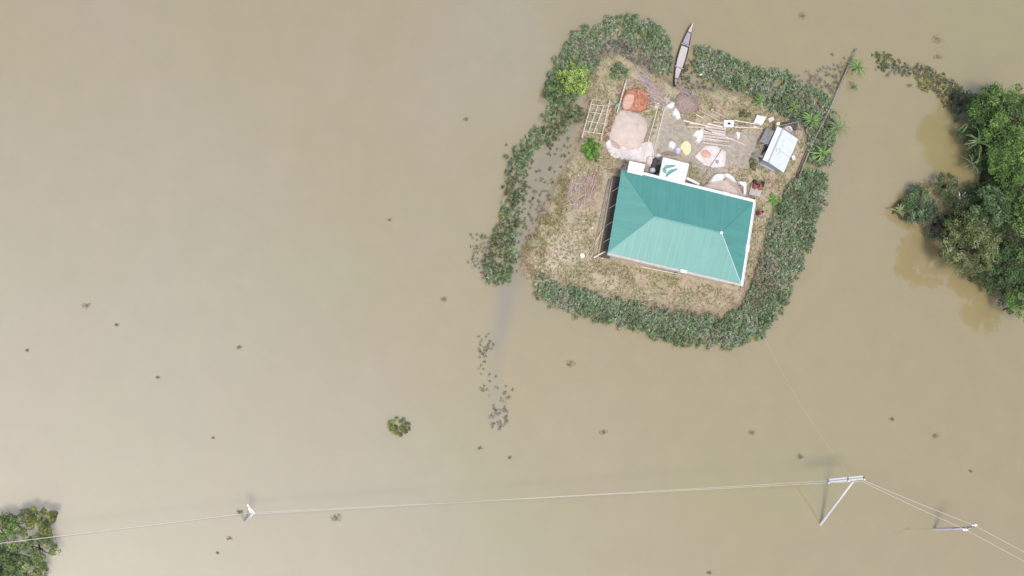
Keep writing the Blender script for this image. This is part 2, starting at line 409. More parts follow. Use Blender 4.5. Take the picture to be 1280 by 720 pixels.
def gcol(X, Y):
    def c3(a): return np.array(a)
    tan = c3((.43, .345, .245)); tan2 = c3((.375, .305, .20)); grn = c3((.28, .28, .155)); red = c3((.40, .28, .215)); pale = c3((.47, .39, .29)); yard = c3((.37, .325, .265))
    n = fbm(X*.45, Y*.45, 41, 5)[..., None]; n2 = fbm(X*1.6, Y*1.6, 51, 4)[..., None]; n3 = fbm(X*4, Y*4, 61, 2)[..., None]
    C = tan*(1-smooth((n-.42)*5))+tan2*smooth((n-.42)*5)
    g = smooth((n2-.50)*5)*.55; C = C*(1-g)+grn*g
    def spots(C, L, col, seed):
        for (px, py), r, s in L:
            q = P(px, py, GZ); R = r/12.0
            d = np.hypot(X-q.x, Y-q.y)/R+(fbm(X*1.1, Y*1.1, seed)-.5)*1.5
            k = (smooth(1.5-d)*s)[..., None]*(.6+.8*n3); k = np.clip(k, 0, 1); C = C*(1-k)+col*k
        return C
    C = spots(C, PALES, pale, 71); C = spots(C, REDS, red, 72); C = spots(C, GREENS, grn, 73)
    dy = poly_dist(YARD, X, Y)+(fbm(X*1.2, Y*1.2, 81)-.5)*1.8
    k = smooth(dy/.8+.4)[..., None]*.85; C = C*(1-k)+yard*k
    # worn footpath along the south side and damp rim by the water
    d = line_dist([tuple(p)[:2] for p in P2([(738,325),(790,350),(850,367),(915,383)], GZ)], X, Y)+(fbm(X, Y, 91)-.5)*.8
    k = (smooth(1-d/.9)*.55)[..., None]; C = C*(1-k)+c3((.40, .30, .22))*k
    d = line_dist([tuple(p)[:2] for p in P2([(838,112),(834,124),(826,150),(812,196)], GZ)], X, Y)+(fbm(X, Y, 95)-.5)*.6
    k = (smooth(1-d/.75)*.65)[..., None]; C = C*(1-k)+c3((.45, .385, .30))*k
    e = poly_dist(ISLE_W, X, Y); k = smooth(1-(e-.1)/.9)[..., None]*.5; C = C*(1-k)+c3((.26, .20, .15))*k
    return C*(.89+.2*n3)
mg = mat('dry_ground', (.3, .25, .2), .95, .22, 2.2, .05, 9, attr='Col', spec=.15)
ground_sheet('ground', ISLE_W, ground_h, gcol, mg, .22, 2.2)
def grove_h(X, Y):
    d = poly_dist(GROVE_W, X, Y)+(fbm(X*.6, Y*.6, 13)-.5)*1.6; return -.35+.75*smooth((d-.2)/2.2)
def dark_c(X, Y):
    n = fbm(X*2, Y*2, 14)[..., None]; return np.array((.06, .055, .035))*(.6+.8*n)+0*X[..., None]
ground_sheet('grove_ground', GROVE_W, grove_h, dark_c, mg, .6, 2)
def bank_h(X, Y):
    d = poly_dist(BANK_W, X, Y)+(fbm(X*.6, Y*.6, 15)-.5)*1.6; return -.35+.6*smooth((d-.4)/2.2)
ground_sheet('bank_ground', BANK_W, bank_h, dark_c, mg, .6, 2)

# ------------------------------------------------------------------ the house
hc = sum((Vector(p) for p in HOUSE_PTS), Vector())/4
ex = ((HOUSE_PTS[1]-HOUSE_PTS[0])+(HOUSE_PTS[2]-HOUSE_PTS[3])).normalized()   # along the long side
ex.z = 0; ex.normalize(); ey = Vector((-ex.y, ex.x, 0))
HL = ((HOUSE_PTS[1]-HOUSE_PTS[0]).length+(HOUSE_PTS[2]-HOUSE_PTS[3]).length)/2; HD = ((HOUSE_PTS[3]-HOUSE_PTS[0]).length+(HOUSE_PTS[2]-HOUSE_PTS[1]).length)/2
hz = math.atan2(ex.y, ex.x); EZ = 3.55
def HP(u, v, z): q = hc+ex*u+ey*v; return Vector((q.x, q.y, z))
house = thing('farmhouse', 'farmhouse with a large teal green hipped metal roof and white gutters', 'house', HP(0, 0, GZ))
# plinth, walls
MB().box(HP(.25, 0, .62), (HL-1.0, HD-.6, .56), hz, bev=.04).build('plinth', M['cement'], house)
WX, WY = HL/2-.55, HD/2-.55
walls = MB()
t_ = .22; z0, z1 = .9, EZ-.02
wl = -WX+1.0
def wall_run(p, q, openings, name):
    """wall from p to q (house u, v) with openings [(s0, s1, za, zb)] along its length"""
    mb = MB(); p = Vector((*p, 0)); q = Vector((*q, 0)); L = (q-p).length; d = (q-p)/L
    def seg(s0, s1, za, zb):
        if s1-s0 < .02 or zb-za < .02: return
        c = p+d*(s0+s1)/2; ang = hz+math.atan2(d.y, d.x)
        mb.box(HP(c.x, c.y, (za+zb)/2), (s1-s0, t_, zb-za), ang)
    s = 0
    for (a_, b_, za, zb) in openings:
        seg(s, a_, z0, z1); seg(a_, b_, z0, za); seg(a_, b_, zb, z1); s = b_
    seg(s, L, z0, z1)
    wo_ = mb.build('wall', M['wall'], house); return p, d, wo_
def add_window(p, d, s0, s1, za, zb):
    ang = hz+math.atan2(d.y, d.x); c = p+d*(s0+s1)/2
    f = MB(); W_ = s1-s0-.004; H_ = zb-za-.004
    for s_ in (-1, 1):
        q = c+d*s_*(W_/2-.03); f.box(HP(q.x, q.y, (za+zb)/2), (.06, .12, H_), ang)
    for z_ in (za+.032, zb-.032, (za+zb)/2): f.box(HP(c.x, c.y, z_), (W_-.12, .11, .055), ang)
    w_ = f.build('window', M['white'], house)
    g = MB().box(HP(c.x, c.y, (za+zb)/2), (W_-.13, .02, H_-.12), ang)
    g.build('pane', M['glass'], w_, origin=tuple(house.location)); 
def add_door(p, d, s0, s1, za, zb):
    ang = hz+math.atan2(d.y, d.x); c = p+d*(s0+s1)/2
    q = MB().box(HP(c.x, c.y, (za+zb)/2), (s1-s0-.02, .06, zb-za-.02), ang).build('door', M['door'], house)
    n = Vector((d.y, -d.x, 0)); hpt = c+d*((s1-s0)/2-.12)
    for sg in (1,):
        h_ = HP(hpt.x+n.x*.06*sg, hpt.y+n.y*.06*sg, 1.9); MB().box(h_, (.04, .06, .14), ang).build('handle', M['steel'], q, origin=tuple(house.location))
op = [(1.2, 2.3, 1.7, 2.9), (4.0, 5.1, 1.7, 2.9), (6.3, 7.3, .92, 2.95), (8.4, 9.5, 1.7, 2.9)]
for (a_, b_) in (((wl, -WY), (WX, -WY)), ((WX, WY), (wl, WY))):
    p, d, _ = wall_run(a_, b_, op, 'wall')
    for o_ in op: (add_door if o_[2] < 1 else add_window)(p, d, *o_)
op2 = [(1.3, 2.3, 1.7, 2.9), (4.0, 5.0, 1.7, 2.9)]
p, d, _ = wall_run((WX+t_/2+.004, -WY-t_/2), (WX+t_/2+.004, WY+t_/2), op2, 'wall')
for o_ in op2: add_window(p, d, *o_)
op3 = [(1.3, 2.3, 1.7, 2.9), (3.4, 4.3, .92, 2.95)]
p, d, _ = wall_run((wl-t_/2-.004, WY+t_/2), (wl-t_/2-.004, -WY-t_/2), op3, 'wall')
for o_ in op3: (add_door if o_[2] < 1 else add_window)(p, d, *o_)
# dark lower lean-to walkway along the west side, its slim white posts
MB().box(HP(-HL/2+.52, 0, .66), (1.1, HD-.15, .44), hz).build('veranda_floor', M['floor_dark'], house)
for k, v in enumerate((-2.9, -1.05, .85, 2.7)):
    MB().tube([HP(-HL/2+.12, v, .88), HP(-HL/2+.12, v, EZ-.03)], .035, 8).build('post', M['bamboo_pale'], house)
# roof
RH = 1.45; RO = HL/2; RD = HD/2; ry = HL/2-3.9; rx0, rx1 = -HL/2+3.95, HL/2-3.55
def roof_mesh():
    e = [HP(-RO, -RD, EZ), HP(RO, -RD, EZ), HP(RO, RD, EZ), HP(-RO, RD, EZ)]; a = HP(rx0, 0, EZ+RH); b = HP(rx1, 0, EZ+RH)
    faces = [(e[0], e[1], b, a), (e[1], e[2], b), (e[2], e[3], a, b), (e[3], e[0], a)]
    o0 = house.location; vs = []; fs = []; uvs = []; tone = []
    for q in faces:
        eu = (q[1]-q[0]).normalized(); nrm = eu.cross(q[2]-q[0]).normalized(); ev = nrm.cross(eu)
        L = (q[1]-q[0]).length; hgt = max((x-q[0]).dot(ev) for x in q)
        tl = (q[-1]-q[0]).dot(eu); tr = (q[2]-q[0]).dot(eu)
        # ribbed sheets: strips across the eave, each rib a real step
        n = int(L/.2); 
        for i in range(n):
            u0, u1 = L*i/n, L*(i+1)/n; rib = (i % 4 == 0); hgt_ = .035 if rib else 0
            def vmax(u):
                if u < tl: return hgt*u/tl
                if u > tr: return hgt*(L-u)/(L-tr)
                return hgt
            w_ = (u1-u0)
            us = [u0, u0+w_*.25, u0+w_*.75, u1] if rib else [u0, u1]; hs = [0, .0015, .0015, 0] if rib else [0, 0]
            for j in range(len(us)-1):
                o = len(vs); ua, ub = us[j], us[j+1]
                for (u, h_) in ((ua, hs[j]), (ub, hs[j+1])):
                    vs.append(q[0]+eu*u+nrm*h_-o0)
                vs.append(q[0]+eu*ub+ev*vmax(ub)+nrm*hs[j+1]-o0); vs.append(q[0]+eu*ua+ev*vmax(ua)+nrm*hs[j]-o0)
                fs.append((o, o+1, o+2, o+3)); uvs += [(ua, 0), (ub, 0), (ub, vmax(ub)), (ua, vmax(ua))]
    # underside
    o = len(vs); vs += [p-o0-Vector((0, 0, .06)) for p in e+[a, b]]
    for f in ((o+1, o, o+4, o+5), (o+2, o+1, o+5), (o+3, o+2, o+5, o+4), (o, o+3, o+4)): fs.append(f); uvs += [(0, 0)]*len(f)
    me = bpy.data.meshes.new('roof'); me.from_pydata([tuple(v) for v in vs], [], fs)
    uv = me.uv_layers.new(name='UVMap')
    for i, c in enumerate(uvs): uv.data[i].uv = c
    m = mat('teal_metal_roof', (.078, .275, .228), .46, .05, .6, spec=.6)
    t = m.node_tree; bs = t.nodes['Principled BSDF']
    # sheet to sheet tone and faint streaks down the slope
    tc = t.nodes.new('ShaderNodeTexCoord'); mp = t.nodes.new('ShaderNodeMapping'); mp.inputs['Scale'].default_value = (2.2, .12, 1)
    nn = t.nodes.new('ShaderNodeTexNoise'); nn.inputs['Scale'].default_value = 1.6; nn.inputs['Detail'].default_value = 3
    t.links.new(tc.outputs['UV'], mp.inputs[0]); t.links.new(mp.outputs[0], nn.inputs['Vector'])
    mr = t.nodes.new('ShaderNodeMapRange'); mr.inputs['From Min'].default_value = .3; mr.inputs['From Max'].default_value = .7; mr.inputs['To Min'].default_value = .92; mr.inputs['To Max'].default_value = 1.1
    t.links.new(nn.outputs[0], mr.inputs[0])
    old = bs.inputs['Base Color'].links[0].from_socket; vv = t.nodes.new('ShaderNodeVectorMath'); vv.operation = 'SCALE'
    t.links.new(old, vv.inputs[0]); t.links.new(mr.outputs[0], vv.inputs['Scale']); t.links.new(vv.outputs[0], bs.inputs['Base Color'])
    st = t.nodes.new('ShaderNodeTexNoise'); st.inputs['Scale'].default_value = 1.1; st.inputs['Detail'].default_value = 7; st.inputs['Roughness'].default_value = .7
    m3 = t.nodes.new('ShaderNodeMapping'); m3.inputs['Scale'].default_value = (1.6, .35, 1); t.links.new(tc.outputs['UV'], m3.inputs[0]); t.links.new(m3.outputs[0], st.inputs['Vector'])
    r3 = t.nodes.new('ShaderNodeMapRange'); r3.inputs['From Min'].default_value = .60; r3.inputs['From Max'].default_value = .72; r3.inputs['To Max'].default_value = .35
    t.links.new(st.outputs[0], r3.inputs[0]); mxx = t.nodes.new('ShaderNodeMix'); mxx.data_type = 'RGBA'; mxx.inputs[7].default_value = (.20, .27, .24, 1)
    t.links.new(r3.outputs[0], mxx.inputs[0]); t.links.new(vv.outputs[0], mxx.inputs[6]); t.links.new(mxx.outputs[2], bs.inputs['Base Color'])
    bs.inputs['Coat Weight'].default_value = 1.0; bs.inputs['Coat Roughness'].default_value = .28
    me.materials.append(m); me.update(); o = bpy.data.objects.new('roof', me); COL.objects.link(o); o.parent = house; return o
roof = roof_mesh()
M['ridge'] = mat('ridge_cap', (.14, .35, .32), .5, .06, 2); M['ridge_same'] = mat('roof_coloured_cap', (.078, .275, .228), .46, .05, 2)
M['ridge_pale'] = mat('pale_ridge_cap', (.36, .52, .50), .5, .06, 2)
ra, rb = HP(rx0, 0, EZ+RH+.02), HP(rx1, 0, EZ+RH+.02)
hips = [(ra, rb, 'ridge', .14), (ra, HP(-RO, RD, EZ+.02), 'ridge_same', .07), (ra, HP(-RO, -RD, EZ+.02), 'ridge', .11), (rb, HP(RO, RD, EZ+.02), 'ridge_same', .07), (rb, HP(RO, -RD, EZ+.02), 'ridge_pale', .12)]
for a_, b_, mm, wd in hips:
    MB().beam(a_, b_, wd, .05).build('ridge_cap', M[mm], house)
MB().box(rb+Vector((0, 0, .05)), (.3, .3, .1), hz, bev=.03).build('finial', M['white'], house)
# gutters: north, east and south
def gutter(a_, b_, wd, m, drop=.1):
    mb = MB(); d = (b_-a_).normalized(); n = Vector((d.y, -d.x, 0))
    mb.beam(a_+n*wd/2+Vector((0, 0, -drop)), b_+n*wd/2+Vector((0, 0, -drop)), wd-.06, .03)
    mb.beam(a_+n*wd+Vector((0, 0, -.03)), b_+n*wd+Vector((0, 0, -.03)), .05, .2)
    mb.beam(a_+n*.012+Vector((0, 0, -.05)), b_+n*.012+Vector((0, 0, -.05)), .02, .16)
    return mb.build('gutter', m, house)
gutter(HP(RO+.26, RD+.004, EZ-.03), HP(-RO+1.6, RD+.004, EZ-.03), .26, M['white'])
gutter(HP(RO+.004, -RD-.2, EZ-.03), HP(RO+.004, RD-.004, EZ-.03), .26, M['white'])
M['fascia'] = mat('dusty_white_gutter', (.64, .58, .54), .6, .1, 2)
gutter(HP(-RO, -RD-.004, EZ-.03), HP(RO-.004, -RD-.004, EZ-.03), .18, M['fascia'])
for u, v, a_ in ((4.25, RD+.16, 0), (1.0, -RD-.1, 0), (RO+.14, -.55, 1)):
    MB().box(HP(u, v, EZ+.02), (.75 if not a_ else .42, .36 if not a_ else .8, .16), hz, bev=.04).build('rainwater_box', M['white'], house)
    MB().tube([HP(u, v, EZ-.08), HP(u, v, GZ+.05)], .05, 8).build('downpipe', M['white'], house)
# timber kerb beams laid along the west side
def pole_thing(name, a_, b_, r, m, label, cat='pole', group=None, wob=.02, taper=.6, n=7):
    a_ = Vector(a_); b_ = Vector(b_); pts = []
    sd_ = (b_-a_).cross(Vector((0, 0, 1))).normalized()
    ph = random.random()*6
    for k in range(n+1):
        t = k/n; pts.append(a_.lerp(b_, t)+sd_*math.sin(t*4+ph)*wob*(b_-a_).length*.3)
    r *= 1.3; rs = [r*(1-(1-taper)*k/n) for k in range(n+1)]
    o = MB().tube(pts, rs, 7).build(name, M[m], origin=a_, smooth=True); return tag(o, label, cat, group)
gk = 'bamboo poles laid along the west side of the farmhouse'
pole_thing('bamboo_pole', P(766,222,.75), P(748,318,.7), .10, 'timber', 'thick brown timber rail laid closest to the dark west side of the farmhouse', 'timber rail', gk, .004, .9)
pole_thing('bamboo_pole', P(762,224,.72), P(741,318,.68), .085, 'bamboo_old', 'long pole just outside the thick rail along the west side of the farmhouse', 'pole', gk, .01)
pole_thing('bamboo_pole', P(756,283,.80), P(732,322,.62), .06, 'bamboo', 'loose bamboo pole slanting away from the southwest corner toward the white basin', 'pole', gk, .01)
pole_thing('bamboo_pole', P(751,290,.72), P(737,326,.62), .05, 'bamboo', 'short bamboo pole crossing beside the slanting one near the southwest corner', 'pole', gk, .01)
pole_thing('bamboo_pole', P(742,322,.9), P(757,314,.95), .09, 'bamboo_pale', 'stubby pale pole end sticking out at the southwest corner of the farmhouse', 'pole', gk, .01)
pole_thing('bamboo_pole', P(758,318,.68), P(918,357,.68), .08, 'timber', 'very long brown rail lying just under the southern gutter of the farmhouse', 'timber rail', 'timber rails south of the farmhouse', .004, .9, 12)
pole_thing('bamboo_pole', P(800,333,.7), P(850,343,.7), .05, 'bamboo_pale', 'short pale pole lying under the middle of the southern gutter', 'pole', 'timber rails south of the farmhouse', .004, .9, 6)

# flat white roof block at the northwest corner
t0 = thing('water_tank_room', 'small room with a bright white flat roof at the northwest corner of the farmhouse', 'outbuilding', P(795,213,GZ))
q = P2([(787,201),(806.5,205.5),(803,219.5),(784,215)], 3.86)
MB().slab(q, .12).build('roof', M['white'], t0)
cc = sum(q, Vector())/4
MB().prism([tuple(cc.lerp(x, .84))[:2] for x in q], GZ-.1, 3.735).build('wall', M['wall'], t0)
# entrance canopy
t1 = thing('entrance_porch', 'white flat topped porch on the north side of the farmhouse with green cloth on top', 'porch', P(842,214,GZ))
q = P2([(829,196.5),(861.5,205),(855.5,229.5),(823.5,222)], 3.2)
MB().slab(q, .14).build('slab', M['white'], t1)
for i in range(4):
    a_, b_ = q[i], q[(i+1) % 4]; cc = sum(q, Vector())/4
    if i == 2: continue
    a2 = a_+(cc-a_).normalized()*.13; b2 = b_+(cc-b_).normalized()*.13
    MB().beam(a2+Vector((0, 0, .062)), b2+Vector((0, 0, .062)), .1, .12).build('parapet', M['white'], t1)
for x in q:
    c2 = x+(cc-x).normalized()*.35; MB().box((c2.x, c2.y, 1.76), (.2, .2, 2.6), hz).build('post', M['cement'], t1)
rag([(829,207),(843,205),(845,208),(836,210.5),(830,211)], 3.21, .05, M['green_tarp'], 'green_cloth', 'thin green cloth strip folded across the back of the white porch top', 'cloth', 'green cloths on the porch top', 3)
rag([(832,218),(837,212.5),(848,210.5),(844,214),(838,217.5),(832,222)], 3.21, .07, M['green_tarp'], 'green_cloth', 'crumpled teal cloth lying in the middle of the white porch top', 'cloth', 'green cloths on the porch top', 5)
rag([(828,209),(834,212),(833,217),(829,216)], 3.21, .06, M['green_tarp'], 'green_cloth', 'small green cloth at the left edge of the white porch top', 'cloth', 'green cloths on the porch top', 8)
rag([(848,205),(860,207),(857,222),(852,226),(848,218)], 3.21, .06, M['cloth'], 'white_sheet', 'rumpled white plastic sheet on the right of the porch top', 'sheet', None, 9, rough=.05)
# things between the porch and the tank room
rag([(817,197),(826,199),(822,219),(812,216),(813,208)], GZ, .35, M['floor_dark'], 'dark_shade_heap', 'dark heap standing in for the shade and dark goods between the white flat roof and the porch', 'tarp', None, 11)  # shade and dark goods between the buildings, modelled as one dark heap
rag([(813,209),(819,210),(819,216),(812,216)], 1.0, .18, M['blue'], 'plastic_sack', 'pale blue plastic sack on the dark shade heap beside the porch', 'sack', None, 12)
rag([(808,195),(816,196),(814,208),(807,205)], GZ, .3, M['cloth_pink'], 'sand_sack', 'pale pinkish sack standing north of the dark shade heap', 'sack', None, 13)
rag([(820,192),(826,193),(825,198),(819,197)], GZ, .3, M['cloth'], 'sand_sack', 'small white sack at the top of the dark shade heap', 'sack', None, 14)
o = MB().beam(P(858,222.5,1.1), P(874,230.5,1.05), .28, .06).build('white_board', M['white'], origin=P(858,222.5,1.1)); tag(o, 'narrow white board leaning out from the porch along the northern gutter', 'board')
for x_ in (P(861,224,1.0), P(871,229,1.0)): MB().box((x_.x, x_.y, .8), (.1, .2, .5), hz).build('board_leg', M['timber'], o, origin=P(858,222.5,1.1))

# ------------------------------------------------------------------ tin shed
SZ = 2.35
sp = P2([(972,158.5),(999,172.5),(981.5,214.5),(953,200)], SZ)
su = ((sp[3]-sp[0])+(sp[2]-sp[1])).normalized(); sv = Vector((-su.y, su.x, 0)); scn = sum(sp, Vector())/4
if sv.dot(sp[1]-sp[0]) < 0: sv = -sv
SL = ((sp[3]-sp[0]).length+(sp[2]-sp[1]).length)/2; SW = ((sp[1]-sp[0]).length+(sp[2]-sp[3]).length)/2
def SPt(u, v, z): q_ = scn+su*u+sv*v; return Vector((q_.x, q_.y, z))
shed = thing('tin_shed', 'small shed with a bright bluish white tin roof at the northeast of the yard', 'shed', SPt(0, 0, GZ))
sa = math.atan2(su.y, su.x)
rv = -SW/2+.62
mb = MB(); n = int(SL/.16)
for (v0, zz0, v1, zz1) in ((rv, SZ+.12, SW/2, SZ-.30), (-SW/2, SZ-.02, rv, SZ+.12)):
    for i in range(n):
        u0 = -SL/2+SL*i/n; u1 = -SL/2+SL*(i+1)/n; um = (u0+u1)/2
        a_ = [SPt(u0, v0, zz0), SPt(um, v0, zz0+.03), SPt(um, v1, zz1+.03), SPt(u0, v1, zz1)]; c_ = [SPt(um, v0, zz0+.03), SPt(u1, v0, zz0), SPt(u1, v1, zz1), SPt(um, v1, zz1+.03)]
        mb.add(a_, [(0, 1, 2, 3)]); mb.add(c_, [(0, 1, 2, 3)])
rf = mb.build('roof', M['tin'], shed); mod = rf.modifiers.new('thickness', 'SOLIDIFY'); mod.thickness = .02
MB().beam(SPt(-SL/2, rv, SZ+.16), SPt(SL/2, rv, SZ+.16), .16, .03).build('ridge_cap', M['tin_old'], shed)
MB().beam(SPt(.25, rv+.1, SZ+.13), SPt(.25, SW/2, SZ-.245), .03, .02).build('sheet_seam', M['tin_old'], shed)
for u, v in ((-.95, -.1), (-.45, .0), (.15, -.15), (.35, .05), (.45, -.45), (.6, -.1), (.9, .3)):
    zc = SZ+.12-.42*(v-rv)/(SW/2-rv)+.045
    MB().box(SPt(u, v, zc), (.12, .1, .02), sa+.4).build('roof_patch', M['rust'], shed)
MB().prism([tuple(SPt(a_, b_, 0))[:2] for a_, b_ in ((-SL/2+.2, -SW/2+.2), (SL/2-.2, -SW/2+.2), (SL/2-.2, SW/2-.2), (-SL/2+.2, SW/2-.2))], GZ-.05, SZ-.36).build('wall', M['tin_old'], shed)
MB().box(SPt(.3, -SW/2+.19, 1.35), (.7, .05, 1.5), sa).build('door', M['dark'], shed)
# lean-to sheets on the west side and the open frame at the north
for (u0, u1, mm) in ((-SL/2+.5, .1, 'tin_dull'), (1.5, SL/2-.3, 'tin_dull')):
    MB().slab([SPt(u0, -SW/2-.02, 1.95), SPt(u1, -SW/2-.02, 1.95), SPt(u1, -SW/2-.95, 1.45), SPt(u0, -SW/2-.8, 1.5)], .03).build('side_sheet', M[mm], shed)
for u in (-SL/2+.4, .1, 1.5, SL/2-.2):
    MB().tube([SPt(u, -SW/2-.85, GZ), SPt(u, -SW/2-.85, 1.6)], .04, 6).build('post', M['bamboo_old'], shed)
for (a_, b_) in (((971,158),(998,152)), ((998,152),(997,170)), ((984,157),(993,168)), ((966,176),(950,182)), ((952,188),(945,200))):
    MB().tube([P(*a_, 1.9), P(*b_, 1.75)], .05, 6).build('frame_pole', M['bamboo_old'], shed)
for x_ in ((998,152), (950,182), (945,200)):
    p_ = P(*x_, 1.75); MB().tube([(p_.x, p_.y, GZ-.1), p_], .05, 6).build('post', M['bamboo_old'], shed)
rag([(978,157),(986,158),(991,163),(986,168),(978,163)], GZ, .5, M['cloth_pink'], 'plastic_sack', 'pale pink sack under the open frame at the north end of the tin shed', 'sack', None, 21)
rag([(973,152),(996,153),(997,164),(982,160),(972,159)], GZ, .12, M['floor_dark'], 'dark_cloth', 'dark cloth on the ground under the open frame north of the tin shed', 'cloth', None, 22)
rag([(950,199),(957,204),(972,212),(968,215),(952,209),(946,204)], GZ, .25, M['tin_old'], 'grey_sheet', 'grey sheet of old tin on the ground below the south end of the tin shed', 'tin sheet', None, 23, rough=.03)
rag([(970,152.5),(975,152.5),(975,157),(970,157)], 1.9, .15, M['yellow'], 'bucket_lid', 'small cream lid on the corner post north of the tin shed', 'lid', None, 24, rough=.02)
rag([(988,194),(993,193),(995,198),(991,201)], GZ+.9, .1, M['cloth'], 'white_rag', 'white rag hanging on the east edge of the tin shed roof', 'rag', None, 25)

# ------------------------------------------------------------------ boat
def boat():
    a_ = P(863.5,31,.25); b_ = P(841.5,109,.25); L = (b_-a_).length; d = (b_-a_).normalized(); d.z = 0; n = Vector((-d.y, d.x, 0))
    cx = (a_+b_)/2; cx.z = 0
    t = thing('wooden_boat', 'long narrow wooden country boat with pale deck boards moored at the north bank', 'boat', (cx.x, cx.y, 0))
    N = 28
    def wid(s): return .53*max(0, math.sin(math.pi*min(1, (s*.96+.02))))**1.15*1.0+.035
    def sheer(s): return .34+.62*abs(2*s-1)**3
    def pt(s, w_, z): q_ = Vector((a_.x, a_.y, 0))+d*L*s+n*w_; return Vector((q_.x, q_.y, z))
    hull = MB(); vs = []
    for i in range(N+1):
        s = i/N; w_ = wid(s); h = sheer(s); k0 = -.15+.5*abs(2*s-1)**3
        prof = [(-w_, h), (-w_*.93, h*.45+k0*.4), (-w_*.55, k0), (0, k0-.04), (w_*.55, k0), (w_*.93, h*.45+k0*.4), (w_, h)]
        inn = [(w_-.05 if w_ > .08 else w_*.4, h), (w_*.8, h-.16), (0, h-.2), (-w_*.8, h-.16), (-w_+.05 if w_ > .08 else -w_*.4, h)]
        vs += [pt(s, x, z) for x, z in prof+inn]
    K = 12; fs = [(i*K+j, i*K+(j+1) % K, (i+1)*K+(j+1) % K, (i+1)*K+j) for i in range(N) for j in range(K)]
    fs += [tuple(range(K)), tuple(reversed(range(N*K, N*K+K)))]
    hull.add(vs, fs).build('hull', M['boat'], t, smooth=False)
    def deck(s0, s1, name, m, lift=-.06, fr=.78):
        mb = MB(); n_ = max(2, int((s1-s0)*26))
        top = []; 
        for i in range(n_+1):
            s = s0+(s1-s0)*i/n_; top.append((pt(s, -wid(s)*fr, sheer(s)+lift), pt(s, 0, sheer(s)+lift+.03), pt(s, wid(s)*fr, sheer(s)+lift)))
        for i in range(n_):
            A, B = top[i], top[i+1]
            g = (B[0]-A[0])*.012
            mb.slab([A[0]+g, B[0]-g, B[1]-g, A[1]+g], .04); mb.slab([A[1]+g, B[1]-g, B[2]-g, A[2]+g], .04)
        return mb.build(name, m, t)
    deck(0.0, .13, 'stem_board', M['plank'], .0, .8)
    deck(.14, .31, 'fore_deck', M['boat_grey'])
    deck(.355, .68, 'deck', M['boat_deck'], -.02, .74)
    deck(.70, .87, 'aft_deck', M['boat_deck'], -.02, .7)
    deck(.885, .99, 'stern_board', M['boat_grey'], 0, .8)
    for s in (.33, .69):
        MB().beam(pt(s, -wid(s)-.03, sheer(s)+.04), pt(s, wid(s)+.03, sheer(s)+.04), .12, .05).build('thwart', M['boat_grey'], t)
boat()
pole_thing('bamboo_pole', P(850,94,.35), P(877,92,.35), .035, 'bamboo_old', 'thin mooring pole reaching from the boat into the weeds on its right', 'pole')
rag([(874,91),(878,91),(878,94.5),(874,94.5)], .3, .12, M['cloth'], 'white_can', 'tiny white can at the end of the mooring pole', 'can', None, 31, rough=.02)

# ------------------------------------------------------------------ sand, bricks, heaps
def heap_thing(px, base, h, m, name, label, cat, profile='dome', rough=.05, seed=0, group=None, kind=None, nsc=2., sub=2):
    out = P2(px, base); c = sum((Vector(p) for p in out), Vector())/len(out)
    o = heap(out, base, h, profile, rough, 10, seed, sub, nsc, jit=.03).build(name, M[m], origin=(c.x, c.y, base), smooth=True)
    return tag(o, label, cat, group, kind)
heap_thing([(758,176),(763,172),(800,188),(806,176),(818,176),(819,203),(800,203),(768,199),(759,192)], GZ-.02, .10, 'cloth_pink', 'ground_sheet', 'pale pink spread sheet below the large sand heap', 'ground sheet', 'flat', .03, 2)
heap_thing([(773,137),(783,136),(802,142),(811,152),(809,170),(800,188),(786,189),(766,181),(760,172),(766,152)], GZ, .62, 'sand', 'sand_heap', 'large smooth pinkish sand heap in the northwest of the yard', 'sand heap', 'dome', .04, 1)
heap_thing([(763,172),(770,178),(778,186),(772,188),(763,181)], GZ+.02, .26, 'sand_dark', 'damp_sand', 'small brown strip of damp sand at the lower left of the large sand heap', 'sand heap', 'dome', .05, 4)
def chips(px, base, h, m, name, label, cat, seed, n, sz=.12, dens_mats=None):
    o = heap_thing(px, base, h, m, name, label, cat, 'flat', .12, seed, kind=None, nsc=3.5, sub=0)
    # loose broken bricks over the heap, part of its mesh
    rr = random.Random(seed); out = P2(px, base); xs = [p.x for p in out]; ys = [p.y for p in out]; mb = MB(); c = 0
    while c < n:
        x = rr.uniform(min(xs), max(xs)); y = rr.uniform(min(ys), max(ys))
        dd = float(poly_dist([tuple(p)[:2] for p in out], np.array([x]), np.array([y]))[0])
        if dd < .05: continue
        z = base+h*min(1, dd*2.2)**.6+rr.uniform(-.02, .08)
        mb.box((x, y, z), (sz*rr.uniform(.7, 1.7), sz*rr.uniform(.6, 1), sz*.6), rr.uniform(0, 3.1), (rr.uniform(-.5, .5), rr.uniform(-.5, .5)), mi=rr.choice((0, 1, 1, 2))); c += 1
    q = mb.build('loose_brick', [M['brick'], M['brickchip'], M['brickpale']], o); q['kind'] = 'stuff'
    return o
chips([(782,113),(796,110),(810,114),(811,126),(808,137),(797,141),(786,138),(778,136),(776,124)], GZ, .4, 'brickchip', 'brick_heap', 'orange red heap of broken bricks north of the large sand heap', 'brick heap', 5, 230)
heap_thing([(781,117),(791,116),(794,122),(790,133),(786,138),(777,135),(778,126)], GZ+.34, .22, 'brickpale', 'brick_chip_sheet', 'paler orange patch of brick chips on the left of the broken brick heap', 'brick chips', 'flat', .05, 6)
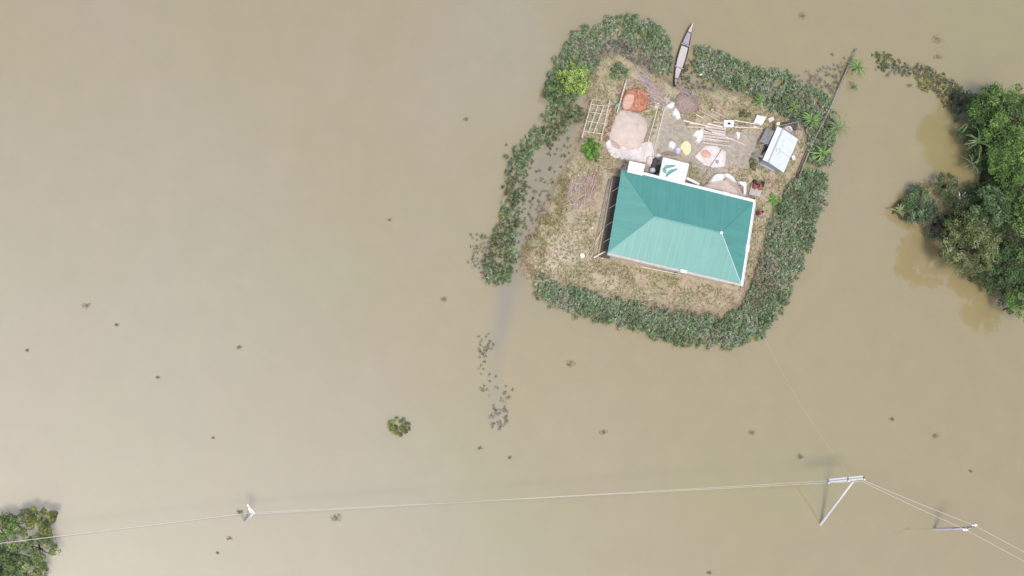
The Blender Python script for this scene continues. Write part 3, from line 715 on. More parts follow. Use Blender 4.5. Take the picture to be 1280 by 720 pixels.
# row of bricks left of the sand heap
bricks = []
rr = random.Random(3); mbk = MB()
A0, A1 = P(775,113,GZ), P(755,176,GZ); dd = (A1-A0); nb = 34
ang = math.atan2(dd.y, dd.x)
bk = MB().box((0, 0, .13), (.26, .24, .26), 0, bev=.015)
proto = bk.build('brick_stack', M['brick']); tag(proto, 'short stack of dark red bricks in the brick row left of the large sand heap', 'brick stack', 'brick stacks in a row left of the large sand heap')
for i in range(nb):
    o = proto if i == 0 else proto.copy()
    if i: COL.objects.link(o)
    q_ = A0.lerp(A1, (i+.5)/nb); o.location = (q_.x+rr.uniform(-.26, .26), q_.y+rr.uniform(-.1, .1), GZ-.05-rr.uniform(0, .08)); o.rotation_euler.z = ang+rr.uniform(-.6, .6); o.scale = (rr.uniform(.6, 1.15), rr.uniform(.6, 1.1), rr.uniform(.6, 1))
rag([(769,130),(774,128),(773,134),(768,136)], GZ+.2, .15, M['green_tarp'], 'green_cloth', 'little dark green cloth on the brick row left of the brick heap', 'cloth', None, 33)
pole_thing('bamboo_pole', P(783,100,1.0), P(771,142,.9), .07, 'bamboo_pale', 'white peeled bamboo pole lying across the brick heap', 'pole', 'bamboo poles lying in the yard', .004)
rag([(757,176),(762,175),(764,181),(760,187),(756,184)], GZ, .3, M['cloth'], 'white_sack', 'white sack at the left corner of the pale pink ground sheet', 'sack', None, 34)

# trellis of bamboo at the west bank
tr = thing('bamboo_trellis', 'bamboo lattice rack standing at the west bank above the round green bush', 'trellis', P(745,150,GZ))
TZ = 1.35
def g(x, y): return P(720+x/5.143, 80+y/5.143, TZ)
for a_, b_ in (((105,228),(38,478)), ((143,262),(78,445)), ((180,268),(112,448)), ((218,232),(160,492))):
    MB().tube([g(*a_), g(*b_)], .045, 6).build('rail', M['bamboo_pale'], tr)
for a_, b_ in (((90,262),(216,272)), ((82,308),(208,328)), ((66,368),(196,385)), ((50,432),(178,452))):
    MB().tube([g(*a_)+Vector((0, 0, .07)), g(*b_)+Vector((0, 0, .07))], .035, 6).build('crossbar', M['bamboo_pale'], tr)
for a_ in ((105,232),(40,470),(216,240),(162,484)):
    p_ = g(*a_); MB().tube([(p_.x, p_.y, GZ-.4), (p_.x, p_.y, TZ)], .05, 6).build('leg', M['bamboo_old'], tr)

# stick bundles (nobody could count)
def sticks(px, n, L, ang_px, spread, base, h, m, name, label, seed, r=.034):
    rr = random.Random(seed); out = P2(px, base); xs = [p.x for p in out]; ys = [p.y for p in out]; poly = [tuple(p)[:2] for p in out]; mb = MB(); c = 0
    A = P(800, 200, base); B = P(800+100*math.cos(ang_px), 200+100*math.sin(ang_px), base); ww = math.atan2(B.y-A.y, B.x-A.x)
    while c < n:
        x = rr.uniform(min(xs), max(xs)); y = rr.uniform(min(ys), max(ys))
        if float(poly_dist(poly, np.array([x]), np.array([y]))[0]) < 0: continue
        g_ = ww+rr.gauss(0, spread); l = L*rr.uniform(.5, 1.2); z = base+rr.uniform(0, h); z2 = z+rr.uniform(-.1, .1)
        p1 = Vector((x-math.cos(g_)*l/2, y-math.sin(g_)*l/2, max(z, base+.02))); p2 = Vector((x+math.cos(g_)*l/2, y+math.sin(g_)*l/2, max(z2, base+.02)))
        mid = p1.lerp(p2, .5)+Vector((rr.uniform(-.08, .08), rr.uniform(-.08, .08), .03))
        mb.tube([p1, mid, p2], [r, r*.9, r*.5], 5, mi=rr.choice((0, 0, 1, 2))); c += 1
    c0 = sum((Vector(p) for p in out), Vector())/len(out)
    o = mb.build(name, m, origin=c0); return tag(o, label, 'sticks', None, 'stuff')
M['stick_a'] = mat('pinkish_stick', (.52, .43, .39), .8, .2, 5); M['stick_b'] = mat('grey_stick', (.40, .36, .37), .8, .2, 5); M['stick_c'] = mat('red_stick', (.42, .28, .22), .8, .2, 5)
sm = [M['stick_a'], M['stick_b'], M['stick_c']]
sticks([(796,92),(806,95),(822,110),(828,128),(820,132),(808,112)], 75, 1.9, .75, .28, GZ, .4, sm, 'stick_pile', 'slanting pile of pinkish grey sticks right of the brick heap', 61)
sticks([(812,116),(828,118),(826,134),(814,136)], 35, 1.3, .15, .4, GZ, .3, sm, 'stick_pile', 'short tangled sticks at the lower end of the slanting pile', 62)
sticks([(712,225),(738,222),(746,232),(736,262),(716,270),(706,255)], 85, 1.7, 2.1, .5, GZ, .14, sm, 'stick_scatter', 'scattered reddish grey sticks on the west lawn', 63)
sticks([(736,215),(752,212),(748,232),(738,240)], 16, 2.4, 1.95, .08, GZ, .12, [M['stick_c'], M['stick_a'], M['stick_c']], 'stick_scatter', 'long parallel reddish sticks left of the farmhouse rails', 64)
sticks([(846,112),(862,110),(872,122),(874,136),(868,140)], 45, 1.2, .8, .6, GZ+.15, .4, [M['stick_b'], M['stick_c'], M['stick_b']], 'stick_pile', 'dark twigs along the top edge of the reddish hay heap', 65, .02)
heap_thing([(846,118),(854,114),(866,118),(874,128),(873,138),(860,143),(848,142),(843,130)], GZ, .55, 'hay', 'hay_heap', 'rounded reddish brown hay heap beside the white sacks at the top of the yard', 'hay heap', 'dome', .1, 7, nsc=4)

# loose straw over the hay heap, part of the heap
def straw_on(o, px, base, h, n, mats, seed):
    rr = random.Random(seed); out = P2(px, base); poly = [tuple(p)[:2] for p in out]; xs = [p.x for p in out]; ys = [p.y for p in out]; mb = MB(); c = 0
    cx, cy = sum(xs)/len(xs), sum(ys)/len(ys); R_ = max(math.hypot(p.x-cx, p.y-cy) for p in out)
    while c < n:
        x = rr.uniform(min(xs), max(xs)); y = rr.uniform(min(ys), max(ys))
        if float(poly_dist(poly, np.array([x]), np.array([y]))[0]) < .08: continue
        t = math.hypot(x-cx, y-cy)/R_; z = base+h*max(.08, 1-t*t)**.9+.03; g_ = rr.uniform(0, 3.14); l = rr.uniform(.15, .45)
        mb.tube([(x-math.cos(g_)*l/2, y-math.sin(g_)*l/2, z), (x+math.cos(g_)*l/2, y+math.sin(g_)*l/2, z+rr.uniform(-.05, .05))], .016, 4, mi=rr.randrange(len(mats))); c += 1
    q = mb.build('loose_straw', mats, o); q['kind'] = 'stuff'; return q
hay_o = [o for o in bpy.data.objects if o.name == 'hay_heap'][0]
straw_on(hay_o, [(846,118),(854,114),(866,118),(874,128),(873,138),(860,143),(848,142),(843,130)], GZ, .55, 200, sm, 91)
# chips of wood and straw trodden into the yard
yp = in_poly_ = None
def litter(px, n, name, label, cols, seed, size=(.08, .22)):
    rr = np.random.default_rng(seed); poly = [tuple(p)[:2] for p in P2(px, GZ)]; xs = [p[0] for p in poly]; ys = [p[1] for p in poly]
    x = rr.uniform(min(xs), max(xs), n*4); y = rr.uniform(min(ys), max(ys), n*4)
    u = (x-hc.x)*ex.x+(y-hc.y)*ex.y; v = (x-hc.x)*ey.x+(y-hc.y)*ey.y
    k = (poly_dist(poly, x, y) > .1) & (rr.uniform(size=n*4) < smooth((fbm(x*.7, y*.7, seed)-.38)*5)) & ~((np.abs(u) < HL/2+.1) & (np.abs(v) < HD/2+.2))
    x, y = x[k][:n], y[k][:n]; m_ = len(x); z = ground_h(x, y)+.03; az = rr.uniform(0, 6.3, m_); ln = rr.uniform(*size, m_)
    L = Leaves(); L.scatter(np.stack([x, y, z], 1), np.stack([np.cos(az), np.sin(az), rr.uniform(-.1, .15, m_)], 1), np.stack([rr.normal(size=m_)*.25, rr.normal(size=m_)*.25, np.ones(m_)], 1), ln, ln*rr.uniform(.15, .7, m_), np.array(cols)[rr.integers(0, len(cols), m_)])
    q = P(*px[0], GZ); return tag(L.build(name, M['dryleaf'], origin=(q.x, q.y, GZ)), label, 'litter', None, 'stuff')
YP = [(790,96),(828,108),(846,118),(870,140),(900,150),(945,140),(968,150),(958,180),(948,215),(935,226),(915,216),(880,220),(862,204),(820,205),(770,205),(760,195),(806,178),(816,140),(800,112)]
litter(YP, 620, 'yard_litter', 'pale chips and straw trodden into the bare yard north of the farmhouse', [(.55,.47,.38),(.62,.56,.50),(.30,.22,.17),(.45,.36,.28),(.24,.20,.17),(.70,.66,.62)], 92)
litter(ISLE, 700, 'ground_litter', 'scattered dry leaves and dark clods over the mound around the farmhouse', [(.30,.23,.15),(.24,.19,.12),(.52,.43,.32),(.36,.26,.19)], 93, (.1, .28))

# long rails down the yard
gy_ = 'bamboo poles lying in the yard'
pole_thing('bamboo_pole', P(826,120,GZ+.1), P(806,192,GZ+.1), .055, 'bamboo_pale', 'long pole down the yard, the left one of the pair below the boat', 'pole', gy_, .006)
pole_thing('bamboo_pole', P(833,128,GZ+.1), P(815,196,GZ+.1), .05, 'bamboo_pale', 'long pole down the yard, the right one of the pair below the boat', 'pole', gy_, .006)
pole_thing('bamboo_pole', P(817,148,GZ+.07), P(806,176,GZ+.07), .045, 'bamboo_old', 'shorter dull pole between the large sand heap and the pair of long poles', 'pole', gy_, .006)
def c3(x, y, z=GZ+.1): return P(820+x/6, 90+y/6, z)
for a_, b_, r, z, mm, lb in [
    ((410,285),(545,352),.065,.35,'bamboo','bamboo pole slanting down to the white box from its upper left'),
    ((322,285),(480,372),.06,.3,'bamboo','bamboo pole slanting from the hay heap toward the white box'),
    ((200,362),(455,420),.08,.2,'bamboo_pale','thick pale pole running right from the empty yard to the plank stack'),
    ((235,408),(440,425),.05,.14,'bamboo_pale','thin pale pole just below the thick one left of the plank stack'),
    ((225,345),(300,372),.04,.12,'bamboo_old','short dull pole above the thick pale one near the hay heap'),
    ((345,385),(525,372),.05,.28,'bamboo','nearly level pole ending at the left side of the white box'),
    ((585,362),(760,392),.07,.25,'bamboo_pale','pale pole running right from the top of the white box to the white foam block'),
    ((585,385),(650,412),.05,.2,'bamboo','short pole leaving the lower right corner of the white box'),
    ((585,412),(812,422),.07,.15,'bamboo_pale','pale pole running right from below the white box past the foam block'),
    ((640,440),(700,425),.05,.2,'bamboo','short pole end resting across the pale pole below the white box'),
    ((350,505),(530,540),.05,.16,'bamboo','pole lying along the bottom edge of the plank stack'),
    ((455,300),(520,335),.05,.3,'bamboo_old','dull pole lying just above the slanting pole left of the white box'),
    ((300,318),(350,345),.06,.25,'bamboo_pale','short thick pale pole by the lower right edge of the hay heap'),
    ((250,385),(400,402),.045,.16,'bamboo_pale','thin pale pole between the thick pole and the lower pole left of the planks'),
    ((430,372),(540,392),.05,.3,'bamboo_pale','pale pole lying across the top edge of the plank stack'),
    ((360,430),(420,452),.05,.3,'floor_dark','dark stick across the left end of the plank stack'),
    ((590,400),(700,405),.05,.22,'bamboo_old','dull pole between the two pale poles right of the white box'),
    ((520,485),(672,548),.06,.25,'bamboo_pale','pale pole slanting down and right out of the plank stack')]:
    pole_thing('bamboo_pole', c3(*a_, GZ+z), c3(*b_, GZ+z*.6), r, mm, lb, 'pole', gy_, .006)
# plank stack
ords = ['topmost', 'second', 'third', 'fourth', 'fifth', 'sixth', 'seventh', 'eighth', 'lowest']
rp = random.Random(77)
for i, od in enumerate(ords):
    y0 = 388+i*17; z_ = GZ+.12+.03*(i % 3); a_ = c3(365-5*i+rp.uniform(-22, 26), y0+rp.uniform(-4, 4), z_); b_ = c3(552+rp.uniform(-40, 26), y0+24+rp.uniform(-12, 12), z_+rp.uniform(-.02, .05))
    o = MB().beam(a_, b_, rp.uniform(.13, .24), .06).build('plank', M['plank' if i % 3 else 'bamboo_pale'], origin=a_)
    tag(o, ('%s plank of the pinkish plank stack in the middle of the yard' % od) if od in ('topmost', 'lowest') else ('%s plank counted from the top of the pinkish plank stack in the yard' % od), 'plank', 'planks of the stack in the yard')
for i in range(3):
    a_ = c3(400+i*60, 392, GZ+.05); b_ = c3(385+i*60, 530, GZ+.05)
    o = MB().beam(a_, b_, .1, .1).build('bearer', M['timber'], origin=a_); tag(o, ['left', 'middle', 'right'][i]+' timber bearer under the pinkish plank stack', 'timber', 'bearers under the plank stack')
# white box with a dark opening
wb = thing('white_box', 'white box with a dark round opening among the bamboo poles', 'box', c3(548,385,GZ))
q = [c3(512,360,GZ+.6), c3(585,362,GZ+.6), c3(583,412,GZ+.6), c3(512,412,GZ+.6)]
MB().slab(q, .5).build('body', M['white'], wb)
cq = sum(q, Vector())/4; ring = [cq+Vector((math.cos(k)*.2, math.sin(k)*.14, .012)) for k in np.linspace(0, 2*math.pi, 13)[:-1]]
MB().slab(ring, .02).build('opening', M['dark'], wb)
q = [c3(760,322,GZ+.5), c3(828,338,GZ+.5), c3(795,398,GZ+.5), c3(735,375,GZ+.5)]
o = MB().slab(q, .4).build('foam_block', M['white'], origin=c3(785,358,GZ)); tag(o, 'white foam block at the upper right of the yard near the tin shed', 'block')
q = [P(960,148,GZ+.25), P(967,145.5,GZ+.25), P(968,150,GZ+.25), P(962,153,GZ+.25)]
o = MB().slab(q, .22).build('foam_block', M['cloth_pink'], origin=P(963,149,GZ)); tag(o, 'small pinkish white block between the foam block and the tin shed', 'block')
rag([(940,157),(947,158),(946,161),(939,160)], GZ, .15, M['cloth_pink'], 'white_scrap', 'pale scrap under the lower left side of the foam block', 'scrap', None, 41)
rag([(919,165),(925,165),(924,173),(921,174),(920,170)], GZ, .25, M['cloth'], 'white_scrap', 'small white jug shaped scrap right of the plank stack', 'scrap', None, 42)
rag([(868,164),(874,162),(880,161),(880,168),(877,175),(872,181),(869,178),(870,172),(865,171)], GZ, .3, M['cloth'], 'white_tarp', 'crumpled bright white tarp at the left end of the plank stack', 'tarp', None, 43)
rag([(835,130),(840,126),(843,131),(841,136),(834,136),(832,133)], GZ, .35, M['cloth'], 'white_sack', 'upper white sack at the left of the reddish hay heap', 'sack', 'white sacks by the hay heap', 44)
rag([(840,137),(845,134),(849,141),(850,149),(846,151),(844,146),(840,144)], GZ, .3, M['cloth'], 'white_sack', 'lower long white sack at the left of the reddish hay heap', 'sack', 'white sacks by the hay heap', 45)
rag([(834,178),(839,176),(844,180),(843,186),(839,188),(834,184)], GZ, .4, M['cloth'], 'white_sack', 'round white sack left of the yellow cloth', 'sack', None, 46)
rag([(843,185),(848,184),(851,188),(849,194),(844,193)], GZ, .3, M['blue'], 'plastic_sack', 'pale bluish sack just below the yellow cloth', 'sack', None, 47)
rag([(847,180),(858,175),(864,178),(865,187),(861,195),(853,193),(851,188)], GZ+.05, .3, M['yellow'], 'yellow_cloth', 'cream yellow cloth spread over goods north of the porch', 'cloth', None, 48)
rag([(840,189),(846,191),(846,195),(826,193),(828,190)], GZ, .18, M['hay'], 'rubbish_heap', 'low brown heap along the north edge of the porch', 'heap', None, 49)
# square pinkish sheet with brick dust
o = rag([(869,196),(882,182),(896,182),(908,190),(906,208),(892,210),(880,206)], GZ, .07, M['cloth_pink'], 'drying_sheet', 'square pinkish sheet spread on the ground right of the yellow cloth', 'sheet', None, 50, rough=.03, sub=0, jit=.03)
heap_thing([(875,190),(882,186),(890,192),(886,198),(877,197)], GZ+.06, .12, 'brickpale', 'brick_dust', 'reddish brick dust piled on the square pinkish sheet', 'brick dust', 'dome', .03, 51)
pole_thing('thin_stick', P(902,186,GZ+.2), P(879,222,GZ+.14), .03, 'bamboo_old', 'thin stick lying across the square pinkish sheet', 'stick')
pole_thing('thin_stick', P(889,212,GZ+.1), P(877,228,GZ+.1), .035, 'bamboo', 'short yellowish stick between the square sheet and the gutter', 'stick')
rag([(894,200),(898,200),(899,204),(895,205)], GZ+.08, .1, M['boat_grey'], 'metal_bowl', 'small grey bowl on the square pinkish sheet', 'bowl', None, 52, rough=.01)
# sand with white cloth rim at the house
heap_thing([(876,234),(884,229),(897,227),(909,222),(918,225),(925,233),(930,243),(931,253),(905,246),(880,240)], GZ, .45, 'sand', 'sand_heap', 'pinkish sand heap against the north gutter inside a white cloth rim', 'sand heap', 'dome', .03, 8)
heap_thing([(904,224),(912,222),(920,228),(929,240),(930,250),(926,249),(922,238),(914,230),(905,229)], GZ+.18, .26, 'sand_dark', 'damp_sand', 'brownish damp edge of the sand inside the white cloth rim', 'sand heap', 'dome', .03, 9)
rag([(887,221),(893,218),(902,217),(905,222),(902,226),(893,229),(887,228)], GZ+.1, .45, M['cloth'], 'white_cloth', 'bunched white cloth at the left end of the rim around the sand by the gutter', 'cloth', 'white cloths around the sand by the gutter', 54)
rag([(902,217),(909,217),(915,221),(920,228),(917,230),(911,225),(904,221)], GZ+.1, .45, M['cloth'], 'white_cloth', 'curving white cloth in the middle of the rim around the sand by the gutter', 'cloth', 'white cloths around the sand by the gutter', 55)
rag([(920,226),(927,225),(932,228),(933,238),(930,247),(927,246),(929,238),(926,231),(921,230)], GZ+.1, .5, M['cloth'], 'white_cloth', 'white cloth hanging down the right end of the rim around the sand by the gutter', 'cloth', 'white cloths around the sand by the gutter', 56)
# mat by the northeast corner of the house
q = P2([(940,229),(954,232),(950,246),(936,243)], GZ+.25)
bt = thing('low_platform', 'low beige platform at the northeast corner of the farmhouse where two people sit', 'platform', P(945,237,GZ))
MB().slab(q, .07).build('top', M['cement'], bt)
rag([(940,225),(945,225),(946,229),(941,230)], GZ, .4, M['dark'], 'cloth_bundle', 'dark bundle at the upper left edge of the low platform', 'bundle', None, 58)
rag([(950,227),(955,227.5),(955,231),(951,231)], GZ, .4, M['dark'], 'cloth_bundle', 'dark bundle at the upper right edge of the low platform', 'bundle', None, 59)
rag([(818,130),(823,128),(825,134),(820,137),(817,135)], GZ, .15, M['yellow'], 'cream_rag', 'cream rag on the sticks beside the upper end of the long poles', 'cloth', None, 60)
for x_ in q:
    c2 = x_.lerp(sum(q, Vector())/4, .15); MB().box((c2.x, c2.y, GZ+.08), (.09, .09, .2), hz).build('leg', M['timber'], bt)
# round white basin and small scraps
def disc(px, py, r, z, h, m, name, label, cat):
    c = P(px, py, z); n = 18; mb = MB(); vs = []; prof = [(r*.75, 0), (r, h), (r*.93, h), (r*.68, .04)]
    for rr_, zz in prof: vs += [c+Vector((math.cos(2*math.pi*k/n)*rr_, math.sin(2*math.pi*k/n)*rr_, zz)) for k in range(n)]
    fs = [(j*n+k, j*n+(k+1) % n, (j+1)*n+(k+1) % n, (j+1)*n+k) for j in range(3) for k in range(n)]+[tuple(reversed(range(n))), tuple(range(3*n, 4*n))]
    return tag(mb.add(vs, fs).build(name, m, origin=c, smooth=False), label, cat)
disc(727.5,320,.27,GZ,.16,M['white'],'basin','round white basin on the grass off the southwest corner of the farmhouse','basin')
for i, (x, y, r, lb) in enumerate([(740,285,.28,'white scrap with a shadowed edge left of the farmhouse rails'),(723,219,.14,'tiny white scrap, left of the two on the grass below the round bush'),(730,216,.16,'tiny white scrap, right of the two on the grass below the round bush'),
    (765,242,.16,'white knob of cloth on the pole along the west side'),(753,323,.16,'white bottle shaped scrap under the southwest gutter corner'),(759,326,.1,'smallest white scrap south of the southwest gutter corner'),
    (781,206,.16,'white scrap at the top end of the dark strip beside the tank room'),(682,274,.12,'pale scrap near the middle of the west bank'),(703,267,.1,'tiny pale scrap left of the scattered sticks'),
    (915,203,.12,'white scrap in the open yard right of the square sheet'),(937,193,.15,'upper pale scrap west of the tin shed'),(942,194,.12,'pale scrap next to the upper one west of the tin shed'),(948,273,.14,'white scrap beside the person in magenta'),
    (932,214,.12,'pale scrap above the white cloth rim'),(828,148,.1,'tiny pale scrap in the empty yard below the hay heap'),(827,181,.1,'tiny white scrap left of the round white sack'),(960,236,.12,'tiny pale scrap right of the low platform')]):
    s_ = r*12/1.0
    rag([(x-s_*.5, y-s_*.35), (x+s_*.1, y-s_*.5), (x+s_*.5, y-s_*.1), (x+s_*.3, y+s_*.45), (x-s_*.35, y+s_*.4)], GZ+(.2 if i in (3, 6) else 0), r*.7, M['cloth'], 'white_scrap', lb, 'scrap', 'white scraps lying about the homestead', 100+i, rough=.02)

# ------------------------------------------------------------------ people
def person(px, py, base, heading, pose, top, label, group=None):
    """heading: direction faced (world angle)"""
    o0 = P(px, py, base); t = thing('person', label, 'person', o0, group)
    ch, sh = math.cos(heading), math.sin(heading)
    def L(f, s, z): return (f*ch-s*sh, f*sh+s*ch, z)     # forward, side(left), up
    V = []; E = []; R = []
    def add(p, r, to=None): V.append(p); R.append(r); i = len(V)-1; (E.append((to, i)) if to is not None else None); return i
    if pose == 'stand':
        pel = add(L(0, 0, .86), .13); ab = add(L(.01, 0, 1.02), .115, pel); chs = add(L(.0, 0, 1.24), .125, ab); nk = add(L(.01, 0, 1.39), .05, chs); hd0 = add(L(.03, 0, 1.47), .075, nk); hd1 = add(L(.03, 0, 1.56), .07, hd0)
        for s in (1, -1):
            a = add(L(0, .09*s, .8), .085, pel); k_ = add(L(.03, .1*s, .45), .055, a); an = add(L(0, .1*s, .08), .038, k_); add(L(.14, .12*s, .03), .03, an)
            sh_ = add(L(0, .16*s, 1.32), .055, chs); el = add(L(-.02, .23*s, 1.06), .04, sh_); wr = add(L(.12, .22*s, .86), .028, el); pm = add(L(.17, .21*s, .82), .03, wr)
            for f in range(4):
                q1 = add(L(.215, (.235-.018*f)*s, .79), .0095, pm); add(L(.235+.008*(1.5-abs(f-1.5)), (.235-.018*f)*s, .745-.008*(f in (1, 2))), .008, q1)
            q1 = add(L(.19, .165*s, .81), .010, pm); add(L(.22, .155*s, .785), .009, q1)
        hc_ = (.03, 0, 1.56)
    else:
        pel = add(L(0, 0, .13), .14); ab = add(L(.06, 0, .3), .12, pel); chs = add(L(.14, 0, .5), .125, ab); nk = add(L(.18, 0, .63), .05, chs); hd0 = add(L(.22, 0, .7), .075, nk); hd1 = add(L(.24, 0, .78), .07, hd0)
        for s in (1, -1):
            a = add(L(.08, .1*s, .13), .085, pel); k_ = add(L(.36, .17*s, .38), .055, a); an = add(L(.38, .13*s, .06), .038, k_); add(L(.5, .15*s, .03), .03, an)
            sh_ = add(L(.12, .17*s, .56), .055, chs); el = add(L(.26, .25*s, .38), .04, sh_); wr = add(L(.44, .17*s, .42), .028, el); pm = add(L(.5, .15*s, .42), .03, wr)
            for f in range(4):
                q1 = add(L(.55, (.18-.018*f)*s, .41), .0095, pm); add(L(.585, (.18-.018*f)*s, .385-.006*(f in (1, 2))), .008, q1)
            q1 = add(L(.51, .11*s, .425), .010, pm); add(L(.54, .095*s, .41), .009, q1)
        hc_ = (.24, 0, .78)
    me = bpy.data.meshes.new('body_cage'); me.from_pydata(V, E, []); ob = bpy.data.objects.new('body_cage', me); COL.objects.link(ob)
    sk = ob.modifiers.new('skin', 'SKIN'); ob.modifiers.new('sub', 'SUBSURF').levels = 1
    for i, r in enumerate(R): me.skin_vertices[0].data[i].radius = (r, r); 
    me.skin_vertices[0].data[0].use_root = True
    dg = bpy.context.evaluated_depsgraph_get(); dg.update(); m2 = bpy.data.meshes.new_from_object(ob.evaluated_get(dg)); bpy.data.objects.remove(ob)
    # head, with nose and ears, and facial features joined into the body
    bm = bmesh.new(); bm.from_mesh(m2)
    nb = len(bm.faces)
    hx, _, hz_ = hc_
    r_ = bmesh.ops.create_uvsphere(bm, u_segments=16, v_segments=12, radius=1)
    for v in r_['verts']:
        x, y, z = v.co; wf = 1-.18*max(0, -z)
        f = x*.095*wf+(.018 if (x > .85 and abs(y) < .35 and -.35 < z < .15) else 0); v.co = Vector(L(hx+f, y*.076*wf+(.012 if abs(y) > .95 and abs(z) < .3 else 0)*math.copysign(1, y), hz_+z*.118))
    bm.faces.ensure_lookup_table()
    n2 = len(bm.faces)
    for s in (1, -1):
        e = bmesh.ops.create_uvsphere(bm, u_segments=6, v_segments=5, radius=.011)
        for v in e['verts']: v.co += Vector(L(hx+.083, .03*s, hz_+.01))
    e = bmesh.ops.create_cube(bm, size=1)
    for v in e['verts']: v.co = Vector(L(hx+.078+v.co.x*.012, v.co.y*.04, hz_-.062+v.co.z*.01))
    bm.faces.ensure_lookup_table()
    for i, f in enumerate(bm.faces): f.material_index = 1 if i >= n2 else 0; f.smooth = True
    bm.to_mesh(m2); bm.free(); m2.materials.clear(); m2.materials.append(M['skin']); m2.materials.append(M['hair'])
    m2.name = 'body'; b_ = bpy.data.objects.new('body', m2); COL.objects.link(b_); b_.parent = t
    # hair: a cap over the back and top of the head
    def W(p): return Vector(p)+o0
    bm = bmesh.new(); bmesh.ops.create_uvsphere(bm, u_segments=16, v_segments=12, radius=1)
    bmesh.ops.delete(bm, geom=[v for v in bm.verts if v.co.z < -.35 or (v.co.x > .35 and v.co.z < .45)], context='VERTS')
    for v in bm.verts: x, y, z = v.co; v.co = Vector(L(hx-.008+x*.106, y*.088, hz_+.008+z*.126))
    bmesh.ops.create_uvsphere(bm, u_segments=10, v_segments=8, radius=.045, matrix=Matrix.Translation(Vector(L(hx-.12, 0, hz_-.02))))
    hm = bpy.data.meshes.new('hair'); bm.to_mesh(hm); bm.free(); hm.materials.append(M['hair']); hm.polygons.foreach_set('use_smooth', [True]*len(hm.polygons))
    ho = bpy.data.objects.new('hair', hm); COL.objects.link(ho); ho.parent = t; md = ho.modifiers.new('th', 'SOLIDIFY'); md.thickness = .01
    # dress: a loose garment round the trunk, open at the hem, with sleeves
    rings = ([(.01, 1.37, .07, .07), (.0, 1.33, .11, .19), (.0, 1.22, .145, .19), (0, 1.0, .135, .165), (0, .85, .16, .19), (.01, .6, .19, .22), (.01, .32, .21, .25)] if pose == 'stand' else
             [(.17, .62, .07, .07), (.15, .58, .10, .19), (.12, .46, .15, .2), (.07, .3, .16, .2), (.06, .16, .23, .27), (.14, .03, .32, .32)])
    vs = []; n = 16
    for f, z, a, b2 in rings:
        for k_ in range(n):
            g_ = 2*math.pi*k_/n; wv = 1+.05*math.sin(k_*2.7+z*9); vs.append(W(L(f+math.cos(g_)*a*wv, math.sin(g_)*b2*wv, z)))
    fs = [(j*n+k_, j*n+(k_+1) % n, (j+1)*n+(k_+1) % n, (j+1)*n+k_) for j in range(len(rings)-1) for k_ in range(n)]
    mb = MB().add(vs, fs)
    for s in (1, -1):
        if pose == 'stand': mb.tube([W(L(0, .13*s, 1.33)), W(L(-.01, .2*s, 1.2)), W(L(-.015, .235*s, 1.07))], [.07, .065, .07], 10, cap=False)
        else: mb.tube([W(L(.12, .13*s, .57)), W(L(.2, .22*s, .47)), W(L(.26, .25*s, .4))], [.07, .065, .07], 10, cap=False)
    if pose != 'stand':
        for s in (1, -1): mb.tube([W(L(.08, .1*s, .15)), W(L(.36, .17*s, .40)), W(L(.385, .145*s, .18))], [.12, .085, .085], 10)
    dob = mb.build('dress', M[top], t, smooth=True); dob.modifiers.new('th', 'SOLIDIFY').thickness = .008
    return t
gp = 'people sitting on the low platform'
person(943.0,234.6,GZ+.25,math.radians(85),'sit','red_cloth','person with dark hair in red clothes sitting at the left of the low platform',gp)
person(949.3,236.0,GZ+.25,math.radians(65),'sit','orange_cloth','person with dark hair in orange clothes sitting at the right of the low platform',gp)
person(946.6,268,GZ,math.radians(-80),'stand','magenta','person in magenta clothes standing just east of the farmhouse gutter')

# ------------------------------------------------------------------ footbridge of two poles on the east side
fb = thing('bamboo_footbridge', 'long narrow footbridge of two logs running down the northeast reeds', 'footbridge', P(1034,142,0))
za = .6
MB().tube([P(1070.5,60,za), P(1056,93,za), P(1037,137,za), P(1017,176,za+.1), P(999,221,za)], [.05, .07, .08, .08, .08], 8).build('log', M['bamboo_old'], fb, smooth=True)
MB().tube([P(1067,69,za-.12), P(1052,104,za-.12), P(1034,140,za-.1), P(1014,174,za), P(996,219,za-.1)], [.05, .06, .07, .07, .08], 8).build('log', M['bark'], fb, smooth=True)
for x_ in ((1069,62), (1053,98), (1036,137), (1018,172), (1000,214)):
    p_ = P(*x_, za); MB().tube([(p_.x+.12, p_.y, -.6), (p_.x+.12, p_.y, za+.12)], .05, 6).build('post', M['bark'], fb)

